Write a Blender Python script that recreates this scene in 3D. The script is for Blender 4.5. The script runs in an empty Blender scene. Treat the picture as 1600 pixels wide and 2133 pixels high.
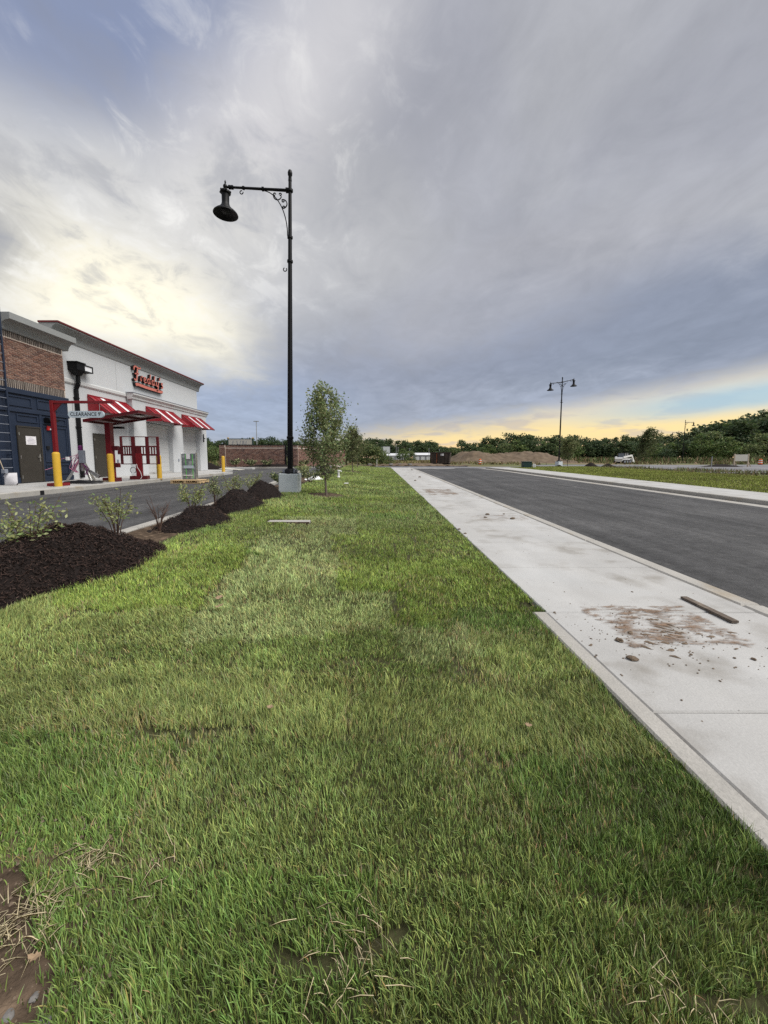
import bpy, math, random
import numpy as np
from mathutils import Vector, Matrix, noise as mnoise

R = math.radians
rng = np.random.default_rng(7)
random.seed(7)
S = bpy.context.scene
C = S.collection

# ------------------------------------------------------------------ camera
cd = bpy.data.cameras.new('camera')
cam = bpy.data.objects.new('camera', cd)
C.objects.link(cam)
cd.sensor_fit = 'HORIZONTAL'
cd.sensor_width = 36.0
cd.lens = 780 / 1600 * 36
cd.shift_x = 17 / 1600
cd.shift_y = -35.5 / 1600
cd.clip_start = 0.05
cd.clip_end = 3000
cam.location = (0, 0, 1.5)
cam.rotation_euler = (R(90 - 5.57), 0, 0)
S.camera = cam

# ------------------------------------------------------------------ world, sun, exposure
EXPOSURE = 1.4
SUN_EL, SUN_AZ = R(54), R(112)          # azimuth clockwise from +Y
S.view_settings.view_transform = 'Standard'
S.view_settings.look = 'None'
S.view_settings.exposure = EXPOSURE
S.view_settings.gamma = 1.0
S.view_settings.use_curve_mapping = False
S.cycles.max_bounces = 6
S.cycles.transparent_max_bounces = 12
S.cycles.use_denoising = False

world = bpy.data.worlds.new('World')
S.world = world
world.use_nodes = True
WT = world.node_tree
WT.nodes.clear()


def s2l(c):
    return tuple(((v / 255) / 12.92 if v / 255 <= .04045 else ((v / 255 + .055) / 1.055) ** 2.4) for v in c)


def build_sky():
    N, L = WT.nodes, WT.links

    def put(inp, v):
        if isinstance(v, bpy.types.NodeSocket):
            L.new(v, inp)
        else:
            inp.default_value = v

    def M(op, a, b=0.0, c=0.0):
        n = N.new('ShaderNodeMath')
        n.operation = op
        for i, v in enumerate((a, b, c)):
            put(n.inputs[i], v)
        return n.outputs[0]

    def sm(x, lo, hi):
        n = N.new('ShaderNodeMapRange')
        n.interpolation_type = 'SMOOTHSTEP'
        put(n.inputs[0], x)
        n.inputs[1].default_value = lo
        n.inputs[2].default_value = hi
        return n.outputs[0]

    def mix(f, a, b):
        n = N.new('ShaderNodeMix')
        n.data_type = 'RGBA'
        put(n.inputs[0], f)
        for i, v in ((6, a), (7, b)):
            put(n.inputs[i], v if isinstance(v, bpy.types.NodeSocket) else (*v, 1))
        return n.outputs[2]

    tc = N.new('ShaderNodeTexCoord')
    sep = N.new('ShaderNodeSeparateXYZ')
    L.new(tc.outputs['Generated'], sep.inputs[0])
    x, y, z = sep.outputs
    az = M('MULTIPLY', M('ARCTAN2', x, y), 57.2958)
    el = M('MULTIPLY', M('ARCSINE', z), 57.2958)
    # flat cloud sheet seen in perspective
    den = M('ADD', M('MAXIMUM', z, 0.0), 0.16)
    comb = N.new('ShaderNodeCombineXYZ')
    L.new(M('DIVIDE', x, den), comb.inputs[0])
    L.new(M('DIVIDE', y, den), comb.inputs[1])

    def cloud(scale, rot, stretch, detail=6, rough=.55, dist=0.0, seed=0.0):
        mp = N.new('ShaderNodeMapping')
        mp.inputs['Rotation'].default_value = (0, 0, R(rot))
        mp.inputs['Scale'].default_value = (stretch, 1, 1)
        mp.inputs['Location'].default_value = (seed, seed * .7, 0)
        L.new(comb.outputs[0], mp.inputs[0])
        n = N.new('ShaderNodeTexNoise')
        n.inputs['Scale'].default_value = scale
        n.inputs['Detail'].default_value = detail
        n.inputs['Roughness'].default_value = rough
        n.inputs['Distortion'].default_value = dist
        L.new(mp.outputs[0], n.inputs['Vector'])
        return n.outputs[0]

    n1 = cloud(.85, 28, 1.5, 5, .5, .5, 3.1)     # broad soft bands
    n2 = cloud(2.3, 40, 1.35, 8, .60, .8, 9.7)      # wisps
    n3 = cloud(6.0, 30, 1.25, 8, .62, .6, 1.3)      # fine texture
    w1 = M('SUBTRACT', n1, .5)
    w2 = M('SUBTRACT', n2, .5)
    w3 = M('SUBTRACT', n3, .5)
    warp = M('ADD', M('ADD', M('MULTIPLY', w1, 1.1), M('MULTIPLY', w2, .9)), M('MULTIPLY', w3, .3))

    def ell(a0, e0, ra, rb, phi, soft=.75, wa=1.0):
        ca, sa = math.cos(R(phi)), math.sin(R(phi))
        da = M('SUBTRACT', az, a0)
        de = M('SUBTRACT', el, e0)
        u = M('DIVIDE', M('ADD', M('MULTIPLY', da, ca), M('MULTIPLY', de, sa)), ra)
        v = M('DIVIDE', M('SUBTRACT', M('MULTIPLY', de, ca), M('MULTIPLY', da, sa)), rb)
        d = M('SQRT', M('ADD', M('MULTIPLY', u, u), M('MULTIPLY', v, v)))
        d = M('ADD', d, M('MULTIPLY', warp, wa))
        return M('SUBTRACT', 1.0, sm(d, 1 - soft, 1 + soft * .7))

    def K(c, f=1.0):
        return tuple(v * f for v in s2l(c))

    base = mix(sm(el, 3, 24), K((160, 168, 188)), K((181, 181, 183)))
    base = mix(sm(el, 34, 66), base, K((172, 173, 180)))
    col = base
    # soft grey tone of the bands everywhere
    col = mix(sm(n1, .36, .66), mix(.5, col, K((156, 157, 168))), col)
    # grey-blue mass low over the road and to the right
    col = mix(M('MULTIPLY', ell(30, 15.5, 46, 7.5, -3, .6, .8), .85), col, K((134, 141, 158)))
    col = mix(M('MULTIPLY', ell(2, 12.0, 26, 6.5, 10, .6, .8), .75), col, K((150, 155, 171)))
    col = mix(M('MULTIPLY', ell(-20, 7, 18, 6, 0, .7, .5), .6), col, K((162, 176, 203)))
    # blue opening high on one side
    col = mix(M('MULTIPLY', ell(-35, 42, 27, 11, 20, .95, 1.3), .9), col, K((138, 150, 181)))
    # lit veil
    col = mix(M('MULTIPLY', ell(-20, 34, 32, 7, 40, .9, 1.3), .8), col, K((226, 223, 222)))
    col = mix(M('MULTIPLY', ell(-40, 28, 22, 6, 6, .9, 1.5), .8), col, K((216, 216, 216)))
    col = mix(M('MULTIPLY', ell(-12, 24, 18, 8, 14, .9, 1.5), .75), col, K((206, 205, 205)))
    col = mix(M('MULTIPLY', ell(14, 21, 26, 5, 10, .9, 1.4), .5), col, K((190, 188, 190)))
    col = mix(M('MULTIPLY', ell(-33, 22, 19, 9, 10, .9, 1.5), .9), col, K((236, 233, 224)))
    col = mix(M('MULTIPLY', ell(-34, 18.5, 15, 6, -10, .9, .9), .95), col, K((255, 247, 220), 1.18))
    col = mix(M('MULTIPLY', ell(-47, 21, 8, 4.5, 15, .9, 1.0), .75), col, K((142, 145, 156)))
    lit = ell(-28, 28, 30, 15, 25, .9, .6)
    ws_ = M('ADD', M('MULTIPLY', n2, .45), M('MULTIPLY', n3, .55))
    col = mix(M('MULTIPLY', M('MULTIPLY', lit, sm(ws_, .50, .64)), .65), col, K((244, 242, 236)))
    col = mix(M('MULTIPLY', M('MULTIPLY', lit, M('SUBTRACT', 1.0, sm(ws_, .36, .50))), .45), col, K((172, 174, 184)))
    # fine relief of the sheet
    fine = M('ADD', 1.0, M('ADD', M('MULTIPLY', w2, .46), M('MULTIPLY', w3, .34)))
    vm = N.new('ShaderNodeVectorMath')
    vm.operation = 'SCALE'
    L.new(col, vm.inputs[0])
    L.new(fine, vm.inputs['Scale'])
    col = vm.outputs[0]
    # clear evening strip under the edge of the sheet
    edge = M('ADD', 2.9, M('MULTIPLY', M('MINIMUM', M('MAXIMUM', az, -30), 60), .125))
    below = M('SUBTRACT', edge, M('ADD', el, M('MULTIPLY', warp, 2.6)))
    strip = M('MULTIPLY', sm(below, -2.8, 2.4), M('MULTIPLY', sm(az, -17, 4), M('SUBTRACT', 1.0, sm(az, 75, 120))))
    streak = cloud(2.4, -14, 1.0, 5, .5, .2, 5.5)
    evening = mix(sm(el, .3, 3.4), K((250, 206, 158)), K((255, 226, 158), 1.03))
    evening = mix(sm(el, 4.0, 7.5), evening, K((246, 234, 206)))
    evening = mix(M('MULTIPLY', sm(streak, .50, .64), .6), evening, K((200, 186, 178)))
    col = mix(strip, col, evening)
    # blue gap in that strip: the clear sky itself
    sky = N.new('ShaderNodeTexSky')
    sky.sky_type = 'NISHITA'
    sky.sun_disc = False
    sky.sun_elevation = SUN_EL
    sky.sun_rotation = SUN_AZ
    sky.altitude = 100
    gap = M('MULTIPLY', ell(45, 6.6, 15, 1.5, 5, .8, .45), .85)
    clear = mix(.5, K((158, 194, 214)), K((172, 200, 214)))
    col = mix(gap, col, clear)
    # below the horizon: dull ground tone
    col = mix(sm(el, -1.5, -.2), K((120, 118, 110)), col)
    # exposure is raised, so the sheet itself is that much dimmer; strength 0.1 as for the sky node
    sc = N.new('ShaderNodeVectorMath')
    sc.operation = 'SCALE'
    L.new(col, sc.inputs[0])
    sc.inputs['Scale'].default_value = 10.0 / 2 ** EXPOSURE
    out = mix(.06, sc.outputs[0], sky.outputs[0])
    bg = N.new('ShaderNodeBackground')
    bg.inputs['Strength'].default_value = 0.1
    L.new(out, bg.inputs['Color'])
    wo = N.new('ShaderNodeOutputWorld')
    L.new(bg.outputs[0], wo.inputs[0])


build_sky()

sd = bpy.data.lights.new('sun', 'SUN')
sd.energy = 1.5
sd.angle = R(45)
sd.color = (1.0, .965, .91)
sun = bpy.data.objects.new('sun', sd)
C.objects.link(sun)
sv = Vector((math.sin(SUN_AZ) * math.cos(SUN_EL), math.cos(SUN_AZ) * math.cos(SUN_EL), math.sin(SUN_EL)))
sun.rotation_euler = sv.to_track_quat('Z', 'Y').to_euler()
sun.location = (20, -10, 40)

# ------------------------------------------------------------------ helpers
ORG = {}


class MB:
    """collects shapes and links them as one mesh object"""

    def __init__(s):
        s.v, s.f, s.c = [], [], None

    def add(s, vs, fs):
        o = len(s.v)
        s.v.extend([tuple(p) for p in vs])
        s.f.extend([tuple(i + o for i in q) for q in fs])
        return s

    def box(s, x0, x1, y0, y1, z0, z1):
        return s.add([(x0, y0, z0), (x1, y0, z0), (x1, y1, z0), (x0, y1, z0), (x0, y0, z1), (x1, y0, z1), (x1, y1, z1), (x0, y1, z1)],
                     [(0, 3, 2, 1), (4, 5, 6, 7), (0, 1, 5, 4), (1, 2, 6, 5), (2, 3, 7, 6), (3, 0, 4, 7)])

    def cbox(s, x0, x1, y0, y1, z0, z1, b=.01):
        """box with chamfered edges"""
        def ring(z, i):
            return [(x0 + i, y0 + b * (i == 0), z), (x1 - i, y0 + b * (i == 0), z)]
        pts = []
        for z, i in ((z0, b), (z0 + b, 0), (z1 - b, 0), (z1, b)):
            j = b if i == 0 else b
            if i == 0:
                pts += [(x0 + b, y0, z), (x1 - b, y0, z), (x1, y0 + b, z), (x1, y1 - b, z), (x1 - b, y1, z), (x0 + b, y1, z), (x0, y1 - b, z), (x0, y0 + b, z)]
            else:
                pts += [(x0 + b, y0 + b, z), (x1 - b, y0 + b, z), (x1 - b, y0 + b, z), (x1 - b, y1 - b, z), (x1 - b, y1 - b, z), (x0 + b, y1 - b, z), (x0 + b, y1 - b, z), (x0 + b, y0 + b, z)]
        fs = []
        for k in range(3):
            for i in range(8):
                a, c = k * 8 + i, k * 8 + (i + 1) % 8
                fs.append((a, c, c + 8, a + 8))
        fs += [(6, 5, 3, 1)[::1], (24 + 0, 24 + 2, 24 + 4, 24 + 6)]
        return s.add(pts, fs)

    def bar(s, p, q, w, t=None, up=(0, 0, 1)):
        """rectangular bar from p to q, w across, t along up"""
        t = w if t is None else t
        p, q = Vector(p), Vector(q)
        d = (q - p).normalized()
        u = Vector(up)
        if abs(d.dot(u)) > .98:
            u = Vector((1, 0, 0))
        a = d.cross(u).normalized() * w / 2
        b = a.cross(d).normalized() * t / 2
        vs = [p - a - b, p + a - b, p + a + b, p - a + b, q - a - b, q + a - b, q + a + b, q - a + b]
        return s.add(vs, [(0, 1, 2, 3), (7, 6, 5, 4), (0, 4, 5, 1), (1, 5, 6, 2), (2, 6, 7, 3), (3, 7, 4, 0)])

    def tube(s, pts, rad, n=8, cap=True):
        pts = [Vector(p) for p in pts]
        if not hasattr(rad, '__len__'):
            rad = [rad] * len(pts)
        vs, fs = [], []
        ref = None
        for i, p in enumerate(pts):
            d = (pts[min(i + 1, len(pts) - 1)] - pts[max(i - 1, 0)])
            if d.length < 1e-9:
                d = Vector((0, 0, 1))
            d.normalize()
            if ref is None:
                ref = Vector((1, 0, 0)) if abs(d.x) < .9 else Vector((0, 1, 0))
            a = (ref - d * ref.dot(d))
            if a.length < 1e-6:
                a = d.orthogonal()
            a.normalize()
            ref = a
            b = d.cross(a)
            for k in range(n):
                t = 2 * math.pi * k / n
                vs.append(p + (a * math.cos(t) + b * math.sin(t)) * rad[i])
        for i in range(len(pts) - 1):
            for k in range(n):
                a, c = i * n + k, i * n + (k + 1) % n
                fs.append((a, c, c + n, a + n))
        if cap:
            fs.append(tuple(range(n))[::-1])
            fs.append(tuple(range((len(pts) - 1) * n, len(pts) * n)))
        return s.add(vs, fs)

    def lathe(s, prof, c=(0, 0, 0), n=20):
        vs, fs = [], []
        for r, z in prof:
            for k in range(n):
                t = 2 * math.pi * k / n
                vs.append((c[0] + r * math.cos(t), c[1] + r * math.sin(t), c[2] + z))
        for i in range(len(prof) - 1):
            for k in range(n):
                a, b = i * n + k, i * n + (k + 1) % n
                fs.append((a, b, b + n, a + n))
        if prof[0][0] > 1e-4:
            fs.append(tuple(range(n))[::-1])
        if prof[-1][0] > 1e-4:
            fs.append(tuple(range((len(prof) - 1) * n, len(prof) * n)))
        return s.add(vs, fs)

    def prism(s, poly, vec):
        n = len(poly)
        vec = Vector(vec)
        vs = [Vector(p) for p in poly] + [Vector(p) + vec for p in poly]
        fs = [tuple(range(n))[::-1], tuple(range(n, 2 * n))]
        for i in range(n):
            j = (i + 1) % n
            fs.append((i, j, j + n, i + n))
        return s.add(vs, fs)

    def grid(s, xs, ys, zf):
        o = len(s.v)
        for yy in ys:
            for xx in xs:
                s.v.append((xx, yy, zf(xx, yy)))
        n = len(xs)
        for j in range(len(ys) - 1):
            for i in range(n - 1):
                a = o + j * n + i
                s.f.append((a, a + 1, a + n + 1, a + n))
        return s

    def rot(s, ang, pivot=(0, 0), frm=0):
        ca, sa = math.cos(ang), math.sin(ang)
        for i in range(frm, len(s.v)):
            x, y, z = s.v[i]
            x -= pivot[0]
            y -= pivot[1]
            s.v[i] = (pivot[0] + x * ca - y * sa, pivot[1] + x * sa + y * ca, z)
        return s

    def build(s, name, m, parent=None, smooth=False, world_coords=True):
        me = bpy.data.meshes.new(name)
        vs = s.v
        if parent is not None and world_coords:
            ox, oy, oz = ORG.get(parent.name, (0, 0, 0))
            vs = [(a - ox, b - oy, c - oz) for a, b, c in vs]
        me.from_pydata(vs, [], s.f)
        if isinstance(m, (list, tuple)):
            for q in m:
                me.materials.append(q)
        elif m:
            me.materials.append(m)
        if s.c is not None:
            at = me.color_attributes.new('tint', 'FLOAT_COLOR', 'POINT')
            at.data.foreach_set('color', np.asarray(s.c, dtype=np.float32).ravel())
        if smooth:
            me.polygons.foreach_set('use_smooth', [True] * len(me.polygons))
            try:
                me.set_sharp_from_angle(angle=R(40))
            except Exception:
                pass
        me.update()
        o = bpy.data.objects.new(name, me)
        C.objects.link(o)
        if parent is not None:
            o.parent = parent
            ORG[o.name] = ORG.get(parent.name, (0, 0, 0))
        return o


def empty(name, loc=(0, 0, 0), rz=0.0):
    o = bpy.data.objects.new(name, None)
    o.empty_display_size = .2
    C.objects.link(o)
    o.location = loc
    o.rotation_euler = (0, 0, rz)
    ORG[o.name] = tuple(loc)
    return o


def tag(o, label=None, cat=None, group=None, kind=None):
    if label:
        o['label'] = label
    if cat:
        o['category'] = cat
    if group:
        o['group'] = group
    if kind:
        o['kind'] = kind
    return o


def copy_tree(o, parent=None):
    c = o.copy()
    C.objects.link(c)
    c.parent = parent
    for ch in list(o.children):
        copy_tree(ch, c)
    return c


def fast_mesh(name, V, F, mats, colors=None, parent=None, smooth=False):
    """V (n,3), F (m,k) arrays of one polygon size, or list of such arrays"""
    Fs = F if isinstance(F, list) else [F]
    me = bpy.data.meshes.new(name)
    me.vertices.add(len(V))
    me.vertices.foreach_set('co', np.asarray(V, np.float32).ravel())
    loops = np.concatenate([q.ravel() for q in Fs]).astype(np.int32)
    sizes = np.concatenate([np.full(len(q), q.shape[1]) for q in Fs]).astype(np.int32)
    starts = np.concatenate([[0], np.cumsum(sizes)[:-1]]).astype(np.int32)
    me.loops.add(len(loops))
    me.loops.foreach_set('vertex_index', loops)
    me.polygons.add(len(sizes))
    me.polygons.foreach_set('loop_start', starts)
    me.polygons.foreach_set('loop_total', sizes)
    if smooth:
        me.polygons.foreach_set('use_smooth', np.ones(len(sizes), bool))
    if colors is not None:
        at = me.color_attributes.new('tint', 'FLOAT_COLOR', 'POINT')
        cc = np.ones((len(V), 4), np.float32)
        cc[:, :3] = colors
        at.data.foreach_set('color', cc.ravel())
    me.update(calc_edges=True)
    for m in (mats if isinstance(mats, (list, tuple)) else [mats]):
        me.materials.append(m)
    o = bpy.data.objects.new(name, me)
    C.objects.link(o)
    if parent is not None:
        o.parent = parent
    return o


# ------------------------------------------------------------------ materials
def mat(name, col, rough=.8, var=.12, scale=6.0, bump=0.0, bscale=60.0, metal=0.0, col2=None, c2=None, spec=.3, tint=False, trans=0.0, fine=0.0, upn=0.0, streak=0.0):
    """principled material with procedural colour variation and fine relief
       col2=(colour, scale, lo, hi): second colour by noise"""
    m = bpy.data.materials.new(name)
    m.use_nodes = True
    T = m.node_tree
    N, L = T.nodes, T.links
    b = N['Principled BSDF']
    b.inputs['Roughness'].default_value = rough
    b.inputs['Metallic'].default_value = metal
    b.inputs['Specular IOR Level'].default_value = spec
    geo = N.new('ShaderNodeNewGeometry')

    def noise(sc, det=4, vec=None):
        n = N.new('ShaderNodeTexNoise')
        n.inputs['Scale'].default_value = sc
        n.inputs['Detail'].default_value = det
        L.new(vec or geo.outputs['Position'], n.inputs['Vector'])
        return n.outputs[0]

    if tint:
        at = N.new('ShaderNodeAttribute')
        at.attribute_name = 'tint'
        c = at.outputs['Color']
    else:
        rgb = N.new('ShaderNodeRGB')
        rgb.outputs[0].default_value = (*col, 1)
        c = rgb.outputs[0]
    for spec2 in (col2, c2):
        if spec2:
            mr = N.new('ShaderNodeMapRange')
            mr.interpolation_type = 'SMOOTHSTEP'
            L.new(noise(spec2[1], 6), mr.inputs[0])
            mr.inputs[1].default_value, mr.inputs[2].default_value = spec2[2], spec2[3]
            mx = N.new('ShaderNodeMix')
            mx.data_type = 'RGBA'
            L.new(mr.outputs[0], mx.inputs[0])
            L.new(c, mx.inputs[6])
            mx.inputs[7].default_value = (*spec2[0], 1)
            c = mx.outputs[2]
    if var:
        hv = N.new('ShaderNodeMapRange')
        L.new(noise(scale, 5), hv.inputs[0])
        hv.inputs[1].default_value, hv.inputs[2].default_value = .25, .75
        hv.inputs[3].default_value, hv.inputs[4].default_value = 1 - var, 1 + var
        vm = N.new('ShaderNodeVectorMath')
        vm.operation = 'SCALE'
        L.new(c, vm.inputs[0])
        L.new(hv.outputs[0], vm.inputs['Scale'])
        c = vm.outputs[0]
    if streak:                                # long paving and tyre marks along the street
        mp = N.new('ShaderNodeMapping')
        mp.inputs['Scale'].default_value = (2.6, .16, 1)
        L.new(geo.outputs['Position'], mp.inputs[0])
        hv = N.new('ShaderNodeMapRange')
        L.new(noise(1.0, 7, mp.outputs[0]), hv.inputs[0])
        hv.inputs[1].default_value, hv.inputs[2].default_value = .3, .7
        hv.inputs[3].default_value, hv.inputs[4].default_value = 1 - streak, 1 + streak
        vm = N.new('ShaderNodeVectorMath')
        vm.operation = 'SCALE'
        L.new(c, vm.inputs[0])
        L.new(hv.outputs[0], vm.inputs['Scale'])
        c = vm.outputs[0]
    if fine:
        hv = N.new('ShaderNodeMapRange')
        L.new(noise(75.0, 3), hv.inputs[0])
        hv.inputs[1].default_value, hv.inputs[2].default_value = .3, .7
        hv.inputs[3].default_value, hv.inputs[4].default_value = 1 - fine, 1 + fine
        vm = N.new('ShaderNodeVectorMath')
        vm.operation = 'SCALE'
        L.new(c, vm.inputs[0])
        L.new(hv.outputs[0], vm.inputs['Scale'])
        c = vm.outputs[0]
    L.new(c, b.inputs['Base Color'])
    if upn:                                   # soft rounded look of thin blades: normals lean upward
        a1 = N.new('ShaderNodeVectorMath')
        a1.operation = 'SCALE'
        a1.inputs['Scale'].default_value = 1 - upn
        L.new(geo.outputs['Normal'], a1.inputs[0])
        a2 = N.new('ShaderNodeVectorMath')
        a2.inputs[1].default_value = (0, 0, upn)
        L.new(a1.outputs[0], a2.inputs[0])
        a3 = N.new('ShaderNodeVectorMath')
        a3.operation = 'NORMALIZE'
        L.new(a2.outputs[0], a3.inputs[0])
        L.new(a3.outputs[0], b.inputs['Normal'])
    if bump:
        bp = N.new('ShaderNodeBump')
        bp.inputs['Strength'].default_value = bump
        bp.inputs['Distance'].default_value = .01
        L.new(noise(bscale, 5), bp.inputs['Height'])
        L.new(bp.outputs[0], b.inputs['Normal'])
    if trans:
        tr = N.new('ShaderNodeBsdfTranslucent')
        L.new(c, tr.inputs['Color'])
        ms = N.new('ShaderNodeMixShader')
        ms.inputs[0].default_value = trans
        L.new(b.outputs[0], ms.inputs[1])
        L.new(tr.outputs[0], ms.inputs[2])
        L.new(ms.outputs[0], N['Material Output'].inputs[0])
    return m


M_ = {}
M_['concrete'] = mat('concrete', (.415, .41, .395), .85, .09, 1.3, .25, 90, col2=((.27, .255, .23), 2.2, .5, .76), c2=((.45, .45, .44), .7, .45, .7), fine=.06, streak=.05)
M_['kerb'] = mat('kerb_concrete', (.37, .355, .325), .85, .10, 3, .4, 80, col2=((.31, .265, .20), 1.4, .55, .75), fine=.10)
M_['asphalt'] = mat('asphalt', (.060, .0595, .060), .80, .30, 9.0, .9, 130, col2=((.086, .085, .085), .55, .42, .72), c2=((.20, .19, .18), 2.1, .66, .82), fine=.35, streak=.30)
M_['asphalt_grey'] = mat('asphalt_grey', (.17, .17, .18), .9, .15, 1.2, .4, 90, col2=((.26, .25, .24), .35, .5, .7))
M_['soil'] = mat('soil', (.085, .062, .044), .95, .45, 14, 1.0, 70, col2=((.18, .13, .09), 9, .5, .72), spec=.05)
M_['turf_soil'] = mat('turf_soil', (.052, .052, .022), .95, .35, 14, 1.0, 60, col2=((.085, .068, .036), 6, .55, .75))
M_['field'] = mat('field', (.13, .12, .055), .95, .3, .06, .5, 3, col2=((.08, .11, .035), .05, .42, .6), c2=((.22, .15, .09), .03, .52, .65))
M_['mulch'] = mat('mulch', (.011, .007, .006), .95, .4, 40, 1.0, 70, tint=False)
M_['mulch_chip'] = mat('mulch_chip', (.03, .017, .014), .9, .2, 30, tint=True)
M_['dirt'] = mat('dirt', (.135, .098, .066), .95, .3, .9, 1.0, 5, col2=((.165, .125, .086), .5, .45, .7), c2=((.10, .075, .045), 1.6, .5, .72))
M_['clod'] = mat('clod', (.16, .12, .085), .95, .3, 30, 1, 60)
M_['stone'] = mat('stone', (.17, .16, .15), .8, .25, 14, .5, 40)
M_['grass'] = mat('grass_blades', (.1, .2, .05), .6, 0, spec=.12, tint=True, trans=.06, upn=.16)
M_['leaf'] = mat('leaves', (.06, .1, .03), .55, 0, spec=.2, tint=True, trans=.38, upn=.25)
M_['bark'] = mat('bark', (.16, .13, .105), .9, .25, 20, .6, 50)
M_['bark_dark'] = mat('bark_dark', (.06, .05, .04), .9, .25, 3)
M_['twig'] = mat('twig', (.10, .06, .045), .9, .2, 20)
M_['black_metal'] = mat('black_metal', (.0042, .0044, .0055), .5, .1, 8, .1, 120, spec=.22)
M_['pedestal'] = mat('pedestal_concrete', (.60, .65, .65), .8, .05, 4, .15, 80)
M_['white_wall'] = mat('white_stucco', (.53, .545, .555), .85, .035, 1.2, .25, 130)
M_['white_band'] = mat('white_trim', (.52, .525, .52), .75, .03, 2, .1, 100)
M_['grey_cornice'] = mat('grey_cornice', (.27, .28, .278), .7, .04, 2, .1, 90)
M_['red_coping'] = mat('red_coping', (.13, .022, .022), .45, .06, 3)
M_['navy'] = mat('navy_panel', (.018, .028, .052), .6, .12, 3, .1, 60)
M_['brick'] = mat('bricks', (.3, .15, .1), .88, .12, 30, .4, 120, tint=True)
M_['mortar'] = mat('mortar', (.56, .49, .42), .92, .1, 10, .4, 120)
M_['door'] = mat('bronze_door', (.043, .038, .031), .55, .1, 4)
M_['steel'] = mat('steel', (.62, .62, .60), .3, .08, 20, metal=.9)
M_['paper'] = mat('paper', (.78, .76, .78), .9, .04, 8)
M_['print'] = mat('print', (.36, .34, .40), .9, 0)
M_['red'] = mat('red_paint', (.185, .008, .012), .38, .08, 5, spec=.45)
M_['red_dark'] = mat('maroon_paint', (.095, .005, .008), .4, .1, 5, spec=.45)
M_['awning_red'] = mat('awning_red', (.255, .010, .018), .35, .07, 5, spec=.45)
M_['awning_white'] = mat('awning_white', (.80, .80, .81), .4, .03, 5)
M_['yellow'] = mat('bollard_yellow', (.62, .38, .04), .45, .06, 9, .05, 40)
M_['sign_blue'] = mat('sign_face', (.50, .58, .63), .5, .03, 5)
M_['black'] = mat('black_print', (.008, .008, .009), .6, 0)
M_['sign_face'] = mat('letter_face', (.55, .17, .13), .5, .08, 6)
M_['sign_side'] = mat('letter_return', (.016, .010, .012), .5, .1, 6)
M_['glass_pack'] = mat('glass_pack', (.17, .19, .20), .18, .3, 6, col2=((.36, .38, .38), 3.2, .5, .65), spec=.6)
M_['green_tape'] = mat('green_tape', (.16, .62, .13), .5, .05)
M_['wood'] = mat('pallet_wood', (.50, .36, .20), .85, .2, 12, .3, 40)
M_['plank'] = mat('weathered_plank', (.125, .10, .08), .9, .25, 12, .5, 40, col2=((.20, .165, .13), 8, .5, .7))
M_['pale_wood'] = mat('pale_wood', (.46, .38, .28), .85, .15, 8, .3, 40)
M_['hose'] = mat('black_hose', (.012, .012, .014), .45, .1)
M_['purple'] = mat('purple_wrap', (.12, .012, .10), .5, .15)
M_['pink'] = mat('pink_cord', (.60, .22, .34), .6, .1)
M_['grey_box'] = mat('grey_box', (.22, .24, .28), .5, .08)
M_['white_plastic'] = mat('white_plastic', (.78, .78, .77), .5, .08, 10)
M_['alarm'] = mat('alarm_red', (.55, .03, .03), .4, .05)
M_['dumpster'] = mat('dumpster', (.055, .042, .036), .75, .3, 1.4, .3, 20, col2=((.10, .06, .04), 1.5, .55, .7))
M_['orange'] = mat('orange_plastic', (.80, .17, .03), .5, .08)
M_['util_green'] = mat('utility_green', (.022, .052, .046), .5, .1)
M_['machine_white'] = mat('machine_white', (.72, .72, .70), .45, .06)
M_['machine_dark'] = mat('machine_dark', (.02, .021, .023), .6, .2)
M_['cab_glass'] = mat('cab_glass', (.16, .18, .19), .12, .1, spec=.6)
M_['far_white'] = mat('far_white', (.62, .63, .64), .7, .06, .2)
M_['far_grey'] = mat('far_grey', (.25, .26, .28), .7, .1, .2)
M_['pole_grey'] = mat('pole_grey', (.30, .31, .32), .5, .08)
M_['dry_leaf'] = mat('dry_leaf', (.30, .21, .13), .85, .2, 40)
M_['panel_pale'] = mat('panel_pale', (.50, .48, .42), .8, .06, 2)
M_['lens'] = mat('lens', (.75, .76, .78), .3, .03)


def dirt_film():
    m = mat('dirt_film', (.235, .16, .11), .95, .35, 25, .8, 60, col2=((.15, .10, .068), 6, .52, .7))
    T = m.node_tree
    N, L = T.nodes, T.links
    geo = N.new('ShaderNodeNewGeometry')
    mp = N.new('ShaderNodeMapping')
    mp.inputs['Scale'].default_value = (3.0, 7.5, 1)
    mp.inputs['Rotation'].default_value = (0, 0, R(-12))
    L.new(geo.outputs['Position'], mp.inputs[0])
    n = N.new('ShaderNodeTexNoise')
    n.inputs['Scale'].default_value = 2.0
    n.inputs['Detail'].default_value = 9
    n.inputs['Roughness'].default_value = .80
    L.new(mp.outputs[0], n.inputs['Vector'])
    at = N.new('ShaderNodeAttribute')
    at.attribute_name = 'tint'
    ad = N.new('ShaderNodeMath')
    ad.operation = 'ADD'
    L.new(n.outputs[0], ad.inputs[0])
    L.new(at.outputs['Fac'], ad.inputs[1])
    mr = N.new('ShaderNodeMapRange')
    mr.inputs[1].default_value, mr.inputs[2].default_value = .96, 1.13
    mr.inputs[4].default_value = .95
    L.new(ad.outputs[0], mr.inputs[0])
    tr = N.new('ShaderNodeBsdfTransparent')
    ms = N.new('ShaderNodeMixShader')
    L.new(mr.outputs[0], ms.inputs[0])
    L.new(tr.outputs[0], ms.inputs[1])
    L.new(N['Principled BSDF'].outputs[0], ms.inputs[2])
    L.new(ms.outputs[0], N['Material Output'].inputs[0])
    return m


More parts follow.
